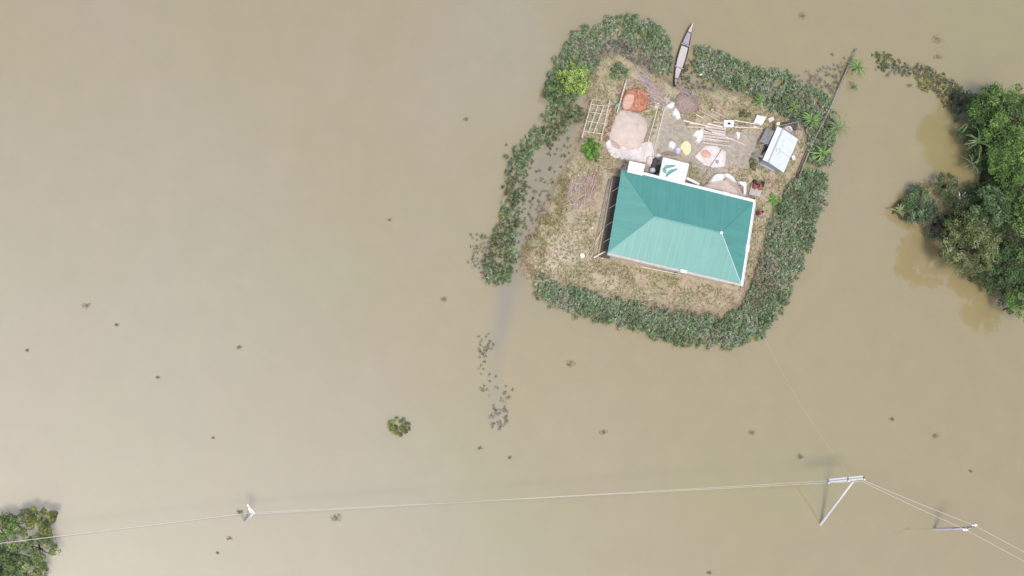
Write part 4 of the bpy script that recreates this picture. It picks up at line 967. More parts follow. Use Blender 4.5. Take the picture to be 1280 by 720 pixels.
# ------------------------------------------------------------------ electric poles and wires
def power_pole(base_px, top_px, ztop, label):
    b0 = P(*base_px, -.5); b1 = P(*base_px, 0); tp = P(*top_px, ztop)
    t = thing('power_pole', label, 'power pole', b1, 'power poles standing in the flood water')
    b0 = b1+(b1-tp)*.08
    MB().tube([b0, b1, b1.lerp(tp, .5), tp], [.17, .16, .14, .11], 10).build('shaft', M['concrete_pole'], t, smooth=True)
    return t, b1, tp
t, b1, tp = power_pole((1026,655), (1067.5,600.5), 7.2, 'tall leaning power pole with a long double crossarm near the lower right')
for off, mm, nm in ((0, 'steel', 'crossarm'), (.26, 'steel', 'crossarm')):
    a_ = P(1035,603,7.25)+Vector((0, off, 0)); b_ = P(1079.5,598.5,7.25)+Vector((0, off, 0))
    MB().beam(a_, b_, .16, .14).build(nm, M[mm], t)
for s_ in (0, .55, 1):
    a_ = P(1035,603,7.25).lerp(P(1079.5,598.5,7.25), s_)+Vector((0, .13, .08)); MB().box(a_, (.16, .4, .08), 0).build('spacer', M['steel_dark'], t)
    MB().tube([a_+Vector((0, -.2, .03)), a_+Vector((0, -.2, .1)), a_+Vector((0, -.2, .18)), a_+Vector((0, -.2, .24))], [.05, .09, .09, .05], 8).build('insulator', M['ceramic'], t)
W1L = [P(1035,603.5,7.4), P(1035,601,7.4)]; W1R = [P(1078.5,600,7.4), P(1078.5,602,7.4)]
t, b1, tp = power_pole((1167.5,661.5), (1212,660), 7.2, 'power pole leaning right with white insulators near the right edge')
MB().beam(P(1205,662.5,7.2), P(1219,656,7.2), .12, .12).build('crossarm', M['steel_dark'], t)
MB().beam(P(1190,660.3,5.2), P(1218,658.3,7.35), .1, .1).build('brace', M['steel_dark'], t)
for x_ in ((1206,662.3), (1217.5,656.5)):
    p_ = P(*x_, 7.25); MB().tube([p_, p_+Vector((0, 0, .12)), p_+Vector((0, 0, .3)), p_+Vector((0, 0, .4))], [.06, .14, .14, .06], 10).build('insulator', M['ceramic'], t)
    MB().beam(p_+Vector((-.3, -.03, .1)), p_+Vector((.3, .03, .1)), .16, .12).build('clamp', M['ceramic'], t)
W2 = [P(1206,661.5,7.5), P(1217.5,656.5,7.5)]
t, b1, tp = power_pole((307,652), (316,642), 4.6, 'short white power pole with one insulator standing at the lower left')
MB().tube([tp+Vector((-.3, .1, 0)), tp+Vector((-.4, .55, .05)), tp+Vector((-.1, .1, .1))], [.05, .2, .12], 8).build('insulator', M['ceramic'], t)
MB().beam(tp+Vector((-.55, .85, -.02)), tp+Vector((.15, -.02, .02)), .16, .12).build('crossarm', M['ceramic'], t)
W3 = [tp+Vector((0, .1, .1)), tp+Vector((-.05, -.05, .1))]
def wire(a_, b_, sag, label, r=.02):
    pts = [Vector(a_).lerp(Vector(b_), k/24)-Vector((0, 0, sag*4*(k/24)*(1-k/24))) for k in range(25)]
    return tag(MB().tube(pts, r, 5).build('power_line', M['wire'], origin=a_, smooth=True), label, 'power line', 'power lines between the poles')
wire(W1L[0], W3[0], .55, 'long overhead wire between the short pole and the leaning pole, the lower of two')
wire(W1L[1], W3[1], .45, 'long overhead wire between the short pole and the leaning pole, the upper of two')
wire(W3[0], P(-90,690,5.2), .3, 'overhead wire leaving the short pole toward the lower left corner', .032)
wire(W1L[0], W1R[1], .02, 'short wire along the double crossarm of the leaning pole')
wire(W1R[0], W2[1], .3, 'overhead wire between the two right poles, the upper of two')
wire(W1R[1], W2[0], .35, 'overhead wire between the two right poles, the lower of two')
wire(W2[0], P(1420,775,7.5), .3, 'overhead wire leaving the right pole for the lower right corner, the lower of two')
wire(W2[1], P(1420,762,7.5), .3, 'overhead wire leaving the right pole for the lower right corner, the upper of two')
wire(HP(RO, -RD+.2, 3.4), P(1066,600,7.0), 2.2, 'faint thin service wire hanging from the farmhouse to the leaning pole', .0045)

# ------------------------------------------------------------------ vegetation
def rnd_dirs(n, up=.3):
    v = RNG.normal(size=(n, 3)); v[:, 2] += up; return v/np.linalg.norm(v, axis=1, keepdims=True)
def in_poly(poly, n, dens=None, seed=0, edge=.0):
    xs = [p[0] for p in poly]; ys = [p[1] for p in poly]; out = np.zeros((0, 2))
    while len(out) < n:
        q = np.stack([RNG.uniform(min(xs), max(xs), n*2), RNG.uniform(min(ys), max(ys), n*2)], 1)
        d = poly_dist(poly, q[:, 0], q[:, 1])+(fbm(q[:, 0]*1.3, q[:, 1]*1.3, seed)-.5)*1.3+RNG.normal(size=len(q))*.12
        keep = d > edge
        if dens is not None: keep &= RNG.uniform(size=len(q)) < dens(q[:, 0], q[:, 1])
        out = np.concatenate([out, q[keep]])
    return out[:n]
def area(poly):
    return abs(sum(poly[i][0]*poly[(i+1) % len(poly)][1]-poly[(i+1) % len(poly)][0]*poly[i][1] for i in range(len(poly))))/2
def weeds(px, per_m2, name, label, cols, leaf=(.29, .13), hgt=(.25, .9), seed=0, gap=.45, per=13, m='leaf', cat='weeds', dens=None, parent=None):
    """low thicket of leafy stems: rosettes of narrow leaves at uneven heights"""
    poly = [tuple(p)[:2] for p in P2(px, .3)]; n = int(area(poly)*per_m2*1.65)
    def dn(x, y):
        k = .5+.5*smooth((fbm(x*.75, y*.75, seed+5)-(gap-.07))*8)
        return k*(dens(x, y) if dens else 1)
    c = in_poly(poly, n, dn, seed); L = Leaves(); lv = np.array(cols)
    hz_ = RNG.uniform(hgt[0], hgt[1], n)*(.5+.9*fbm(c[:, 0]*.8, c[:, 1]*.8, seed+9))
    g0 = np.maximum(ground_h(c[:, 0], c[:, 1]), 0) if name != 'x' else 0
    pick = np.clip((fbm(c[:, 0]*.6, c[:, 1]*.6, seed+3)-.28)*2.2*len(cols)+RNG.normal(size=n)*.9, 0, len(cols)-1).astype(int)
    base = lv[pick]*RNG.uniform(.7, 1.35, (n, 1))
    for k_ in range(per):
        az = RNG.uniform(0, 2*np.pi, n); el = RNG.uniform(-.5, .55, n)
        d = np.stack([np.cos(az)*np.cos(el), np.sin(az)*np.cos(el), np.sin(el)], 1)
        ln = RNG.uniform(.6, 1.2, n)*leaf[0]
        ctr = np.concatenate([c, (g0+hz_)[:, None]], 1)+d*ln[:, None]*.45+np.stack([np.zeros(n), np.zeros(n), -RNG.uniform(0, .35, n)*hz_], 1)
        ctr[:, 2] = np.maximum(ctr[:, 2], .04)
        nn = rnd_dirs(n, 1.6)
        L.scatter(ctr, d, nn, ln, ln*leaf[1]/leaf[0], base*RNG.uniform(.6, 1.4, (n, 1)))
    q = P(*px[0], 0); o = L.build(name, M[m], origin=(q.x, q.y, 0)); return tag(o, label, cat, None, 'stuff')
G_A = [(.165,.215,.115),(.18,.245,.13),(.20,.28,.145),(.24,.31,.175),(.23,.265,.18),(.27,.30,.20)]
G_grey = [(.22,.225,.17),(.26,.245,.20),(.19,.205,.15),(.30,.275,.23)]
G_olive = [(.14,.16,.08),(.17,.20,.08),(.12,.15,.08),(.20,.21,.11)]
weeds([(697,66),(714,40),(745,26),(790,18),(824,32),(840,58),(838,92),(824,92),(812,72),(795,54),(768,44),(752,54),(746,72),(741,95),(722,120),(700,134),(684,124),(686,96)], 11, 'weed_thicket', 'leafy green weed belt curving round the northwest corner up to the boat', G_A, seed=1)
weeds([(744,66),(765,46),(790,52),(810,72),(826,92),(812,90),(790,76),(766,66)], 9, 'dead_weeds', 'thin greyish weeds in the shallows inside the northwest belt', G_grey, (.3,.08), (.1,.6), 2, .4)
weeds([(690,120),(716,126),(728,140),(716,160),(700,168),(688,182),(668,190),(658,210),(655,240),(648,272),(646,300),(644,330),(640,352),(620,357),(602,350),(606,322),(618,296),(627,268),(630,236),(632,205),(648,180),(668,162),(682,140)], 7.5, 'weed_thicket', 'long sparse weed strip in the water off the west bank', G_A[:4]+G_olive, seed=3, gap=.43)
weeds([(586,312),(592,294),(606,292),(618,300),(612,335),(600,348),(590,330)], 6, 'dead_weeds', 'drowned grey twiggy weeds at the far lower left of the west strip', G_grey, (.28,.035), (.05,.3), 4, .5, m='dryleaf')
weeds([(868,58),(886,60),(912,72),(942,84),(985,92),(1008,106),(1032,122),(1044,148),(1044,182),(1036,206),(1012,206),(1006,166),(984,148),(964,138),(946,122),(920,110),(896,104),(878,96),(866,80)], 12, 'weed_thicket', 'dense dark green weed belt from the boat to the tin shed', G_A, seed=5, gap=.36)
weeds([(985,92),(1010,94),(1035,84),(1060,70),(1062,90),(1048,112),(1036,124),(1010,108)], 4.5, 'dead_weeds', 'thin drowned grey weeds left of the two log footbridge', G_grey, (.3,.04), (.05,.45), 6, .5, m='dryleaf')
weeds([(846,96),(866,70),(880,95),(905,104),(925,114),(900,112),(868,112),(848,108)], 4, 'dead_weeds', 'sparse olive weeds between the boat and the yard', G_grey+G_olive, (.26,.08), (.05,.35), 61, .5)
weeds([(1004,214),(1020,212),(1034,220),(1035,248),(1022,272),(1017,306),(994,345),(980,388),(952,420),(916,437),(868,434),(812,419),(760,403),(705,391),(670,372),(664,346),(676,344),(705,357),(755,371),(812,384),(866,396),(905,397),(928,384),(944,350),(956,305),(964,268),(984,240)], 12, 'weed_thicket', 'broad dense green weed belt along the east and south banks', G_A, seed=7, gap=.37)
weeds([(668,350),(700,366),(760,384),(820,398),(800,412),(740,398),(690,385),(668,372)], 3, 'dead_weeds', 'grey stemmed weeds along the outer edge of the southern belt', G_grey, (.26,.05), (.05,.3), 8, .45, m='dryleaf')
weeds([(945,330),(965,318),(972,350),(958,380),(930,398),(918,396),(935,372)], 9, 'dead_weeds', 'reddish brown withered stems among the green belt southeast of the farmhouse', [(.29,.24,.17),(.25,.21,.15),(.33,.28,.20)], (.28,.06), (.4,.9), 62, .4, m='dryleaf')
weeds([(770,372),(830,384),(900,394),(905,404),(830,396),(765,382)], 7, 'dead_weeds', 'withered brownish stems along the inner edge of the southern belt', [(.30,.26,.18),(.25,.23,.15)], (.26,.06), (.3,.7), 63, .4, m='dryleaf')
weeds([(712,165),(722,175),(700,215),(684,250),(672,285),(660,305),(648,340),(640,330),(652,280),(662,225),(690,185)], 2.4, 'dead_weeds', 'scattered half drowned stems in the grey channel beside the west bank', G_grey+G_olive, (.26,.05), (.02,.2), 64, .45, m='dryleaf')
weeds([(668,190),(690,182),(700,168),(716,160),(700,150),(676,160),(650,190),(640,230),(634,300),(650,300),(658,250)], 4, 'weed_fringe', 'loose green stems spreading from the west strip into the channel', G_olive+G_A[:2], (.26,.08), (.05,.4), 65, .45)
weeds([(598,460),(612,462),(640,485),(642,500),(622,512),(606,496)], 1.6, 'dead_weeds', 'few scattered drowned stems between the two weed patches of the grey channel', G_grey, (.24,.035), (.02,.15), 66, .4, m='dryleaf')
weeds([(1090,64),(1102,62),(1120,76),(1142,84),(1140,98),(1112,94),(1092,84)], 7, 'dead_weeds', 'small broken weed raft right of the top of the footbridge', G_grey+G_olive, (.28,.08), (.05,.3), 9, .5)
weeds([(1140,80),(1160,84),(1182,96),(1202,106),(1216,122),(1206,138),(1188,134),(1168,118),(1146,104)], 11, 'weed_raft', 'yellowish weed raft leading into the right hand trees', [(.30,.28,.11),(.24,.23,.10),(.18,.18,.11),(.15,.15,.11),(.36,.32,.14)], (.34,.10), (.05,.4), 10, .45)
weeds([(600,422),(612,416),(619,428),(612,440),(604,458),(598,456),(599,438)], 6, 'dead_weeds', 'thin grey green weeds in open water below the west strip', G_grey, (.22,.06), (.02,.2), 12, .5, m='dryleaf')
weeds([(612,518),(622,508),(632,498),(636,512),(634,528),(624,540),(614,534)], 6, 'dead_weeds', 'drowned dark twiggy weeds at the foot of the grey channel', [(.22,.19,.18),(.26,.23,.21)], (.26,.035), (.02,.2), 13, .5, m='dryleaf')
# grass on the mound
def grass(poly_px, per_m2, name, label, cols, ln, seed, edge=0.1, dens=None):
    poly = [tuple(p)[:2] for p in P2(poly_px, GZ)]; n = int(area(poly)*per_m2)
    hw, hd = HL/2+.9, HD/2+.2
    def dn(x, y):
        u = (x-hc.x)*ex.x+(y-hc.y)*ex.y; v = (x-hc.x)*ey.x+(y-hc.y)*ey.y
        out = ~((np.abs(u) < hw) & (np.abs(v) < hd)) & (poly_dist(YARD, x, y) < .3)
        k = out*smooth((fbm(x*.8, y*.8, seed)-.36)*6)
        return k*(dens(x, y) if dens else 1)
    c = in_poly(poly, n, dn, seed, edge); z = ground_h(c[:, 0], c[:, 1]); z = np.maximum(z, .02); L = Leaves(); cl = np.array(cols)
    cc_ = cl[RNG.integers(0, len(cols), n)]*RNG.uniform(.75, 1.3, (n, 1))
    for k_ in range(5):
        az = RNG.uniform(0, 2*np.pi, n); el = RNG.uniform(.3, 1.1, n); d = np.stack([np.cos(az)*np.cos(el), np.sin(az)*np.cos(el), np.sin(el)], 1); l = RNG.uniform(.6, 1.3, n)*ln
        L.scatter(np.concatenate([c, z[:, None]], 1)+d*l[:, None]*.45, d, rnd_dirs(n, .5), l, l*.16, cc_)
    q = P(*poly_px[0], GZ); return tag(L.build(name, M['dryleaf'], origin=(q.x, q.y, GZ)), label, 'grass', None, 'stuff')
grass(ISLE, 9, 'dry_grass', 'short straw coloured dry grass tufts all over the mound around the farmhouse', [(.50,.42,.27),(.44,.36,.23),(.55,.46,.32),(.38,.35,.18),(.42,.31,.21)], .22, 201)
grass(ISLE, 14, 'green_grass', 'patchy short green grass on the mound around the farmhouse', [(.25,.29,.12),(.30,.33,.16),(.2,.24,.1)], .2, 212)
# the rough grassy west bank
grass([(700,215),(715,205),(712,240),(700,275),(688,305),(680,335),(664,350),(652,332),(656,306),(672,275),(686,245)], 34, 'bank_grass', 'rough orange and olive grass along the west bank edge', [(.46,.38,.21),(.40,.38,.17),(.48,.34,.24),(.30,.32,.14)], .3, 221)

def crown_leaves(L, c, rx, ry, rz, nclump, per, leaf, cols, seed, rad=.28, hollow=.5, flat=.2):
    rr = np.random.default_rng(seed); k = 0
    u = rr.normal(size=(nclump, 3)); u /= np.linalg.norm(u, axis=1, keepdims=True); u[:, 2] = np.abs(u[:, 2])*1.05-flat
    rad_ = rr.uniform(hollow, 1, nclump)[:, None]**.6
    lump = .78+.44*fbm(u[:, 0]*2.2+seed, u[:, 1]*2.2+u[:, 2]*1.5, seed)[:, None]
    cen = u*rad_*lump*np.array([rx, ry, rz])+np.array(c)
    cr = min(rx, ry)*rad*rr.uniform(.55, 1.3, nclump)
    cl = np.array(cols)[rr.integers(0, len(cols), nclump)]*rr.uniform(.65, 1.45, (nclump, 1))
    # leaves near each clump's upper shell
    N = nclump*per; ci = np.repeat(np.arange(nclump), per)
    v = rr.normal(size=(N, 3)); v[:, 2] += .35; v /= np.linalg.norm(v, axis=1, keepdims=True)
    r_ = rr.uniform(.35, 1.08, N)**.5
    p = cen[ci]+v*(cr[ci]*r_)[:, None]*np.array([1, 1, .75])
    nn = v+rr.normal(size=(N, 3))*.45; nn[:, 2] += .35
    d = rr.normal(size=(N, 3)); d[:, 2] -= .3; d -= nn*(np.sum(d*nn, 1)/np.sum(nn*nn, 1))[:, None]
    ln = leaf*rr.uniform(.6, 1.35, N); p[:, 2] = np.maximum(p[:, 2], .08)
    L.scatter(p, d, nn, ln, ln*.5, cl[ci]*rr.uniform(.78, 1.25, (N, 1)))
    return cen
def tree(px, py, zc, r, h, label, cols, seed, name='leafy_tree', cat='tree', group=None, nclump=70, per=75, leaf=.24, ry=None, rad=.26, gh=.3, bare=0, hollow=.5):
    c = P(px, py, zc); ry = ry or r; t = thing(name, label, cat, (c.x, c.y, gh), group); L = Leaves()
    cen = crown_leaves(L, tuple(c), r, ry, h, nclump, per, leaf, cols, seed, rad, hollow)
    rr = random.Random(seed); tk = MB(); fork = Vector((c.x+rr.uniform(-.2, .2), c.y+rr.uniform(-.2, .2), gh+(zc-gh)*.45))
    tr_ = .035*r+.05
    tk.tube([(c.x, c.y, gh-.6), (c.x+.05, c.y, gh+.2), fork], [tr_*1.4, tr_*1.1, tr_*.8], 9)
    for k_ in range(9+bare):
        e = Vector(cen[rr.randrange(len(cen))]); mid = fork.lerp(e, .5)+Vector((rr.uniform(-.3, .3), rr.uniform(-.3, .3), .25*r*.3))
        tk.tube([fork, mid, e], [tr_*.55, tr_*.32, tr_*.1], 6)
    L.build('crown', M['leaf'], t); tk.build('trunk', M['bark'], t, smooth=True); return t
CG1 = [(.095,.16,.045),(.13,.215,.06),(.18,.27,.085),(.075,.125,.04)]
CG2 = [(.15,.26,.06),(.20,.32,.085),(.12,.21,.055)]
CO = [(.15,.18,.065),(.19,.22,.09),(.11,.14,.05),(.23,.25,.12)]
CB = [(.12,.19,.08),(.16,.24,.11),(.09,.14,.06),(.20,.27,.14)]
gt = 'trees of the grove at the right'
tree(1262,150,6.2,4.1,2.8,'large fresh green tree at the top right of the grove',CG1+CG2[:1],301,group=gt,nclump=120,per=90,rad=.2)
tree(1222,138,5.0,1.9,2.0,'dark green tree on the left shoulder of the large top tree in the grove',[(.06,.11,.04),(.09,.15,.05)],302,group=gt,nclump=45)
tree(1262,205,5.2,2.6,2.0,'bright lime green broad lobed tree below the large top tree in the grove',CG2,303,group=gt,nclump=38,per=150,rad=.34)
tree(1240,258,4.4,2.4,1.6,'bluish green tree in the middle of the grove left of the bright one',CB,304,group=gt,nclump=60)
tree(1282,262,5.4,2.6,2.0,'mid green tree touching the right edge of the photo at middle height of the grove',CG1+CG2[:1],305,group=gt,nclump=60)
tree(1210,308,4.8,3.7,2.5,'large olive green round tree at the lower left of the grove',CO,306,group=gt,nclump=130,per=85,rad=.19,ry=3.3)
tree(1262,330,4.6,2.4,1.9,'deep green tree right of the large olive tree',[(.07,.12,.045),(.09,.145,.055),(.11,.17,.06)],307,group=gt,nclump=60)
tree(1282,380,4.6,2.4,1.8,'fresh green tree at the lowest tip of the grove',CG1+CG2[:1],308,group=gt,nclump=60)
tree(1310,180,6.0,3.6,2.4,'green tree just at the right edge of the photo behind the large top tree',CG1,309,group=gt,nclump=60)
tree(1315,320,5.2,3.4,2.2,'dark tree at the right edge of the photo behind the deep green tree',CG1,310,group=gt,nclump=60)
gb = 'shrubs at the water edge of the grove'
tree(1150,255,1.5,2.1,1.3,'grey green shrub at the far left tip of the grove',CB+[(.14,.18,.14)],311,'shrub','shrub',gb,nclump=60,per=60,leaf=.2,gh=.1,bare=6)
tree(1182,232,1.8,1.7,1.3,'brighter green shrub with bare twigs right of the grey green one',[(.09,.15,.05),(.13,.17,.08),(.18,.17,.12)],312,'shrub','shrub',gb,nclump=40,per=45,leaf=.2,gh=.1,bare=10)
tree(1172,280,1.6,1.9,1.2,'dark low shrub under the left edge of the large olive tree',[(.07,.10,.05),(.10,.12,.08),(.13,.13,.11)],313,'shrub','shrub',gb,nclump=40,per=50,leaf=.2,gh=.1,bare=8)
tree(1206,262,2.4,2.2,1.3,'dark shrub in the gap above the large olive tree',[(.05,.08,.04),(.07,.10,.05)],314,'shrub','shrub',gb,nclump=40,per=50,gh=.2,bare=8)
tree(1204,130,1.6,1.5,1.1,'small dark shrub where the yellowish weed raft meets the grove',[(.07,.11,.05),(.12,.14,.09)],315,'shrub','shrub',gb,nclump=30,per=45,leaf=.2,gh=.1,bare=6)
tree(1218,172,2.4,1.8,1.4,'dark leafy shrub under the long cane leaves of the grove',[(.06,.10,.04),(.08,.13,.05)],316,'shrub','shrub',gb,nclump=36,per=50,gh=.1)
tree(1240,225,2.6,2.4,1.2,'dark shrub below the bright lime green tree',[(.05,.085,.035),(.06,.10,.04)],317,'shrub','shrub',gb,nclump=40,per=50,gh=.2)
gl = 'trees at the lower left corner'
CL = [(.19,.25,.09),(.24,.30,.12),(.15,.20,.08),(.27,.30,.13)]
tree(52,652,2.4,1.5,1.0,'yellowish olive tree top at the right of the lower left clump',[(.19,.21,.05),(.22,.24,.07),(.15,.18,.07)],321,group=gl,nclump=26,per=55,rad=.26,gh=.0)
tree(22,653,2.4,1.3,1.0,'pale sage green tree top at the upper middle of the lower left clump',[(.19,.21,.12),(.16,.19,.10)],322,group=gl,nclump=22,per=45,gh=.0)
tree(48,686,2.4,1.8,1.2,'fresh green tree under the wire in the lower left clump',CL,323,group=gl,nclump=36,per=55,gh=.0)
tree(4,668,2.4,1.9,1.4,'bright green tree at the left edge in the lower left clump',CG2+CL,324,group=gl,nclump=40,per=60,gh=.1)
tree(32,714,2.4,1.9,1.3,'green tree at the bottom edge in the lower left clump',CL,325,group=gl,nclump=40,per=60,gh=.1)
tree(2,708,2.4,1.8,1.5,'deep green tree in the bottom left corner of the photo',[(.08,.13,.05),(.13,.18,.06)],326,group=gl,nclump=40,per=60,gh=.1)
# bushes on the mound
tree(739,188,.95,.95,.75,'round vivid green bush at the foot of the bamboo trellis',[(.17,.34,.06),(.21,.38,.08),(.14,.28,.05)],331,'bush','bush',None,nclump=40,per=60,leaf=.16,ry=1.3,gh=.5,rad=.3)
tree(718,100,1.2,1.7,1.1,'large yellow green bush on the northwest bank above the trellis',[(.32,.43,.10),(.27,.38,.09),(.36,.46,.15)],332,'bush','bush',None,nclump=60,per=60,leaf=.2,ry=1.8,gh=.2,rad=.28,hollow=.3)
tree(694,116,.9,1.3,.9,'darker green bush on the water side of the large yellow green bush',[(.12,.19,.07),(.15,.22,.09)],333,'bush','bush',None,nclump=34,per=55,leaf=.2,gh=.1)
tree(775,90,.8,.95,.5,'loose grey green bush at the north end above the brick heap',[(.20,.25,.13),(.26,.30,.17),(.17,.23,.10)],334,'bush','bush',None,nclump=24,per=45,leaf=.2,gh=.5)
tree(930,142,.75,.9,.35,'low olive plant beside the bamboo poles at the top of the yard',[(.14,.19,.07),(.18,.2,.09)],335,'bush','bush',None,nclump=18,per=40,leaf=.16,ry=.5,gh=.5)
tree(942,206,.75,.55,.35,'small green tuft between the yard and the tin shed',[(.14,.19,.07),(.18,.22,.09)],336,'bush','bush',None,nclump=12,per=40,leaf=.14,ry=.8,gh=.5)
tree(497,533,.35,1.05,.45,'lone olive green bush floating in the open water left of centre',[(.20,.23,.05),(.16,.20,.05),(.25,.27,.10)],337,'floating_bush','bush',None,nclump=26,per=50,leaf=.17,ry=.85,gh=-.1)
tree(507,534,.25,.55,.3,'small olive tuft touching the right side of the lone floating bush',[(.20,.22,.09),(.16,.18,.08)],338,'floating_bush','bush',None,nclump=10,per=36,leaf=.15,gh=-.1)

# palm like plants with long arching leaves
def arching(px, py, z, n, ln, wd, cols, label, seed, name='cane_plant', group='cane plants with long arching leaves', rise=(.5, 1.2), droop=(.5, .95), az=None):
    rr = random.Random(seed); c = P(px, py, z); b0 = Vector((c.x, c.y, max(z-1.0, 0)))
    t = thing(name, label, 'plant', b0, group); L = Leaves()
    for k_ in range(n):
        a_ = rr.uniform(0, 2*math.pi) if az is None else rr.uniform(*az)
        cl = np.array(rr.choice(cols))*rr.uniform(.8, 1.25)
        L.blade((c.x+rr.uniform(-.1, .1), c.y+rr.uniform(-.1, .1), z), a_, ln*rr.uniform(.6, 1.15), wd*rr.uniform(.8, 1.2), rr.uniform(*rise), rr.uniform(*droop), tuple(cl), 7)
    L.build('leaves', M['leaf'], t); MB().tube([(c.x, c.y, b0.z-.3), (c.x, c.y, z)], [.12, .06], 7).build('stem', M['bark'], t)
CP = [(.22,.36,.09),(.17,.29,.08),(.28,.40,.14)]
arching(1072,84,1.2,26,1.8,.20,CP,'bright green cane plant in the water at the top of the footbridge',401)
arching(1068,108,.6,12,1.2,.1,[(.13,.19,.09)],'thin dull cane plant in the water beside the middle of the footbridge',402)
arching(1014,150,1.9,30,2.0,.22,CP,'bright cane plant in the belt north of the tin shed',403)
arching(1046,160,1.8,30,2.6,.20,[(.20,.30,.11),(.26,.33,.16)],'wide cane plant drooping over the water east of the tin shed',404)
arching(1028,192,1.6,26,2.2,.20,CP,'cane plant at the waterline below the wide drooping one',405)
arching(950,126,1.7,22,1.5,.2,CP,'bright cane plant at the inner edge of the northern belt',406)
arching(992,134,1.5,14,1.2,.16,[(.22,.32,.08)],'small yellow green cane plant inside the northern belt',407)
arching(1008,212,.7,10,1.1,.1,CP,'thin cane plant at the lower end of the footbridge',408)
arching(966,249,1.0,20,.95,.24,[(.18,.36,.06),(.14,.30,.05)],'vivid light green broad leaved plant just east of the low platform',409,'broad_plant',None,(.2,.8),(.3,.7))
arching(878,70,.8,12,1.1,.14,[(.20,.28,.08)],'light green plant at the left start of the northern belt beside the boat',410,'broad_plant',None)
arching(1222,178,4.6,26,3.0,.2,[(.15,.24,.09),(.22,.30,.13)],'large pale cane plant with crossing leaves on the left face of the grove',411)
arching(1210,152,3.6,14,2.3,.18,[(.17,.25,.12)],'smaller cane plant above the large pale one on the grove face',412)
arching(1214,205,3.2,14,2.2,.18,[(.15,.21,.11)],'lower cane plant over the dark gap of the grove',413)
arching(1122,264,1.2,13,1.9,.30,[(.16,.22,.11),(.19,.25,.13),(.36,.30,.08),(.26,.27,.12)],'banana plant with yellow leaves at the far left tip of the grove',414,'banana_plant',None)
arching(1140,274,1.0,11,1.6,.26,[(.17,.20,.13),(.30,.26,.12)],'ragged banana plant right of the one with yellow leaves',415,'banana_plant',None)
arching(780,92,.8,12,.9,.12,[(.2,.26,.14),(.15,.22,.08)],'pale leafed plant among the grass above the brick heap',416,'broad_plant',None)
# bare branch in the grove
o = MB().tube([P(1196,268,.3), P(1200,248,2.2), P(1199,240,3.0)], [.12, .09, .03], 7).tube([P(1200,248,2.2), P(1207,240,3.2)], [.07, .02], 6).build('bare_branch', M['concrete_pole'], origin=P(1196,268,.3), smooth=True)
tag(o, 'pale bare forked branch rising between the shrubs and the large olive tree', 'branch')
# floating specks of weed
specks = [
 (108,382,.36,0,'faint grey weed tuft far left at mid height, wider than the specks near it'),(146,406,.2,0,'tiny dark speck of weed just right of the wider faint grey tuft'),(34,438,.18,0,'tiny weed speck by the left edge below mid height'),
 (299,434,.24,0,'small dark weed speck alone in the left open water'),(197,472,.2,0,'very faint speck below and left of the small dark one'),(555,374,.34,0,'small dark weed tuft left of the west strip tip'),
 (712,455,.5,0,'brown grey weed tuft below the southern belt left end'),(754,540,.42,0,'round dark weed tuft in the open water below centre'),(603,487,.34,0,'small drowned tuft between the two weed patches of the grey channel'),
 (600,560,.28,0,'small dark tuft below the twiggy weeds of the grey channel'),(637,572,.2,0,'tiny speck right of the small dark tuft under the grey channel'),(420,647,.5,1,'greenish weed tuft just under the long wire'),
 (1003,20,.45,0,'dark forked tuft near the top edge right of the boat'),(1171,49,.7,0,'upper brownish weed patch near the top right'),(1172,71,.5,0,'lower brownish weed patch near the top right'),
 (1040,68,.24,0,'small dark speck left of the footbridge top'),(940,541,.36,0,'small dark tuft above the long wire at the right'),(1000,571,.4,0,'dark tuft just above the double crossarm pole'),
 (1169,545,.38,0,'grey tuft in the open water above the right pole'),(1115,524,.3,0,'faint grey tuft left of the one above the right pole'),(487,275,.18,0,'tiny speck in the open water left of the west strip'),
 (582,149,.26,0,'faint dark smear in the water above the west strip'),(633,181,.2,0,'faint smear close to the top of the west strip'),(266,547,.14,0,'tiniest speck in the lower left open water'),
 (272,691,.16,0,'lower tiny speck beneath the short pole'),(287,673,.22,0,'upper small speck beneath the short pole'),(886,716,.26,0,'dark speck on the bottom edge right of centre'),
 (1137,107,.3,0,'small dark tuft under the gap in the weed rafts'),(300,640,.3,1,'small weed tuft at the foot of the short pole'),(636,497,.26,0,'light weed tuft at the top right of the twiggy weeds'),
 (1125,90,.4,1,'green grey tuft bridging the two weed rafts'),(1213,589,.2,0,'faint tuft between the two right poles and the right edge')]
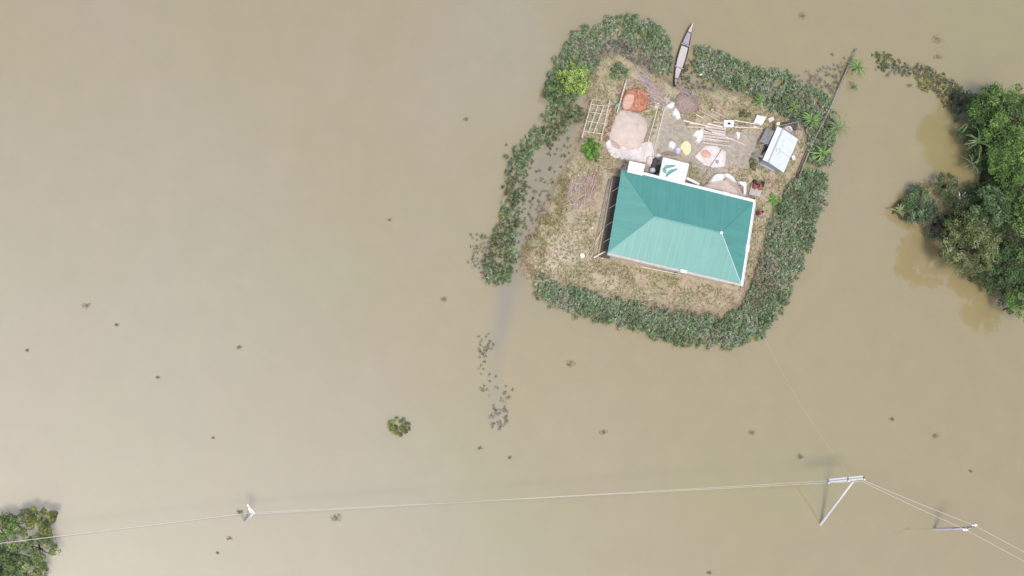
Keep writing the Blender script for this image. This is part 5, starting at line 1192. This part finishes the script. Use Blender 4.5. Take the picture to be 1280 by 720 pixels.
for i, (x, y, r, gcol_, lb) in enumerate(specks):
    c = P(x, y, 0); L = Leaves(); n = int(40+r*230)
    a_ = RNG.uniform(0, 2*np.pi, n); rr_ = RNG.uniform(0, 1, n)**.9*r*.9*(.5+1.0*vnoise(np.cos(a_)*1.5+i*3, np.sin(a_)*1.5+7, i))
    p = np.stack([c.x+np.cos(a_)*rr_*1.2, c.y+np.sin(a_)*rr_*.85, RNG.uniform(.015, .12, n)], 1); az = RNG.uniform(0, 6.3, n)
    d = np.stack([np.cos(az), np.sin(az), RNG.uniform(-.2, .5, n)], 1); ln = RNG.uniform(.06, .16, n)
    cc_ = np.array([(.25,.215,.145), (.28,.24,.165), (.22,.185,.13)] if not gcol_ else [(.17,.19,.08), (.2,.21,.1), (.13,.14,.08)])[RNG.integers(0, 3, n)]
    tag(L.scatter(p, d, rnd_dirs(n, 2), ln, ln*.35, cc_) or L.build('floating_weed', M['dryleaf'], origin=(c.x, c.y, 0)), lb, 'floating weed', 'weed tufts floating in the open water')
# darker understorey of the grove, seen between the crowns
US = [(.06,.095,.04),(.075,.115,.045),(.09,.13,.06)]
gu = 'undergrowth shrubs below the grove trees'
for i, (x, y, z, r, lb) in enumerate([(1232,192,2.6,2.3,'dark undergrowth shrub left of the lime green tree'),(1226,246,1.9,1.9,'dark undergrowth shrub between the bluish green tree and the bright shrub'),
    (1250,300,2.4,2.3,'dark undergrowth shrub in the gap right of the large olive tree'),(1232,345,2.2,2.0,'dark undergrowth shrub below the lower right side of the large olive tree'),
    (1262,360,2.4,2.1,'dark undergrowth shrub between the deep green and lowest fresh green trees'),(1276,232,3.0,2.2,'dark undergrowth shrub under the right side of the lime green tree'),
    (1268,172,3.2,2.8,'dark undergrowth shrub under the large top tree'),(1236,158,2.8,2.2,'dark undergrowth shrub under the left of the large top tree'),(1195,290,1.8,2.0,'dark undergrowth shrub under the upper left of the large olive tree'),
    (1244,128,2.8,2.0,'dark undergrowth shrub at the upper rim of the grove'),(1136,262,.9,1.3,'low dark shrub behind the banana plants')]):
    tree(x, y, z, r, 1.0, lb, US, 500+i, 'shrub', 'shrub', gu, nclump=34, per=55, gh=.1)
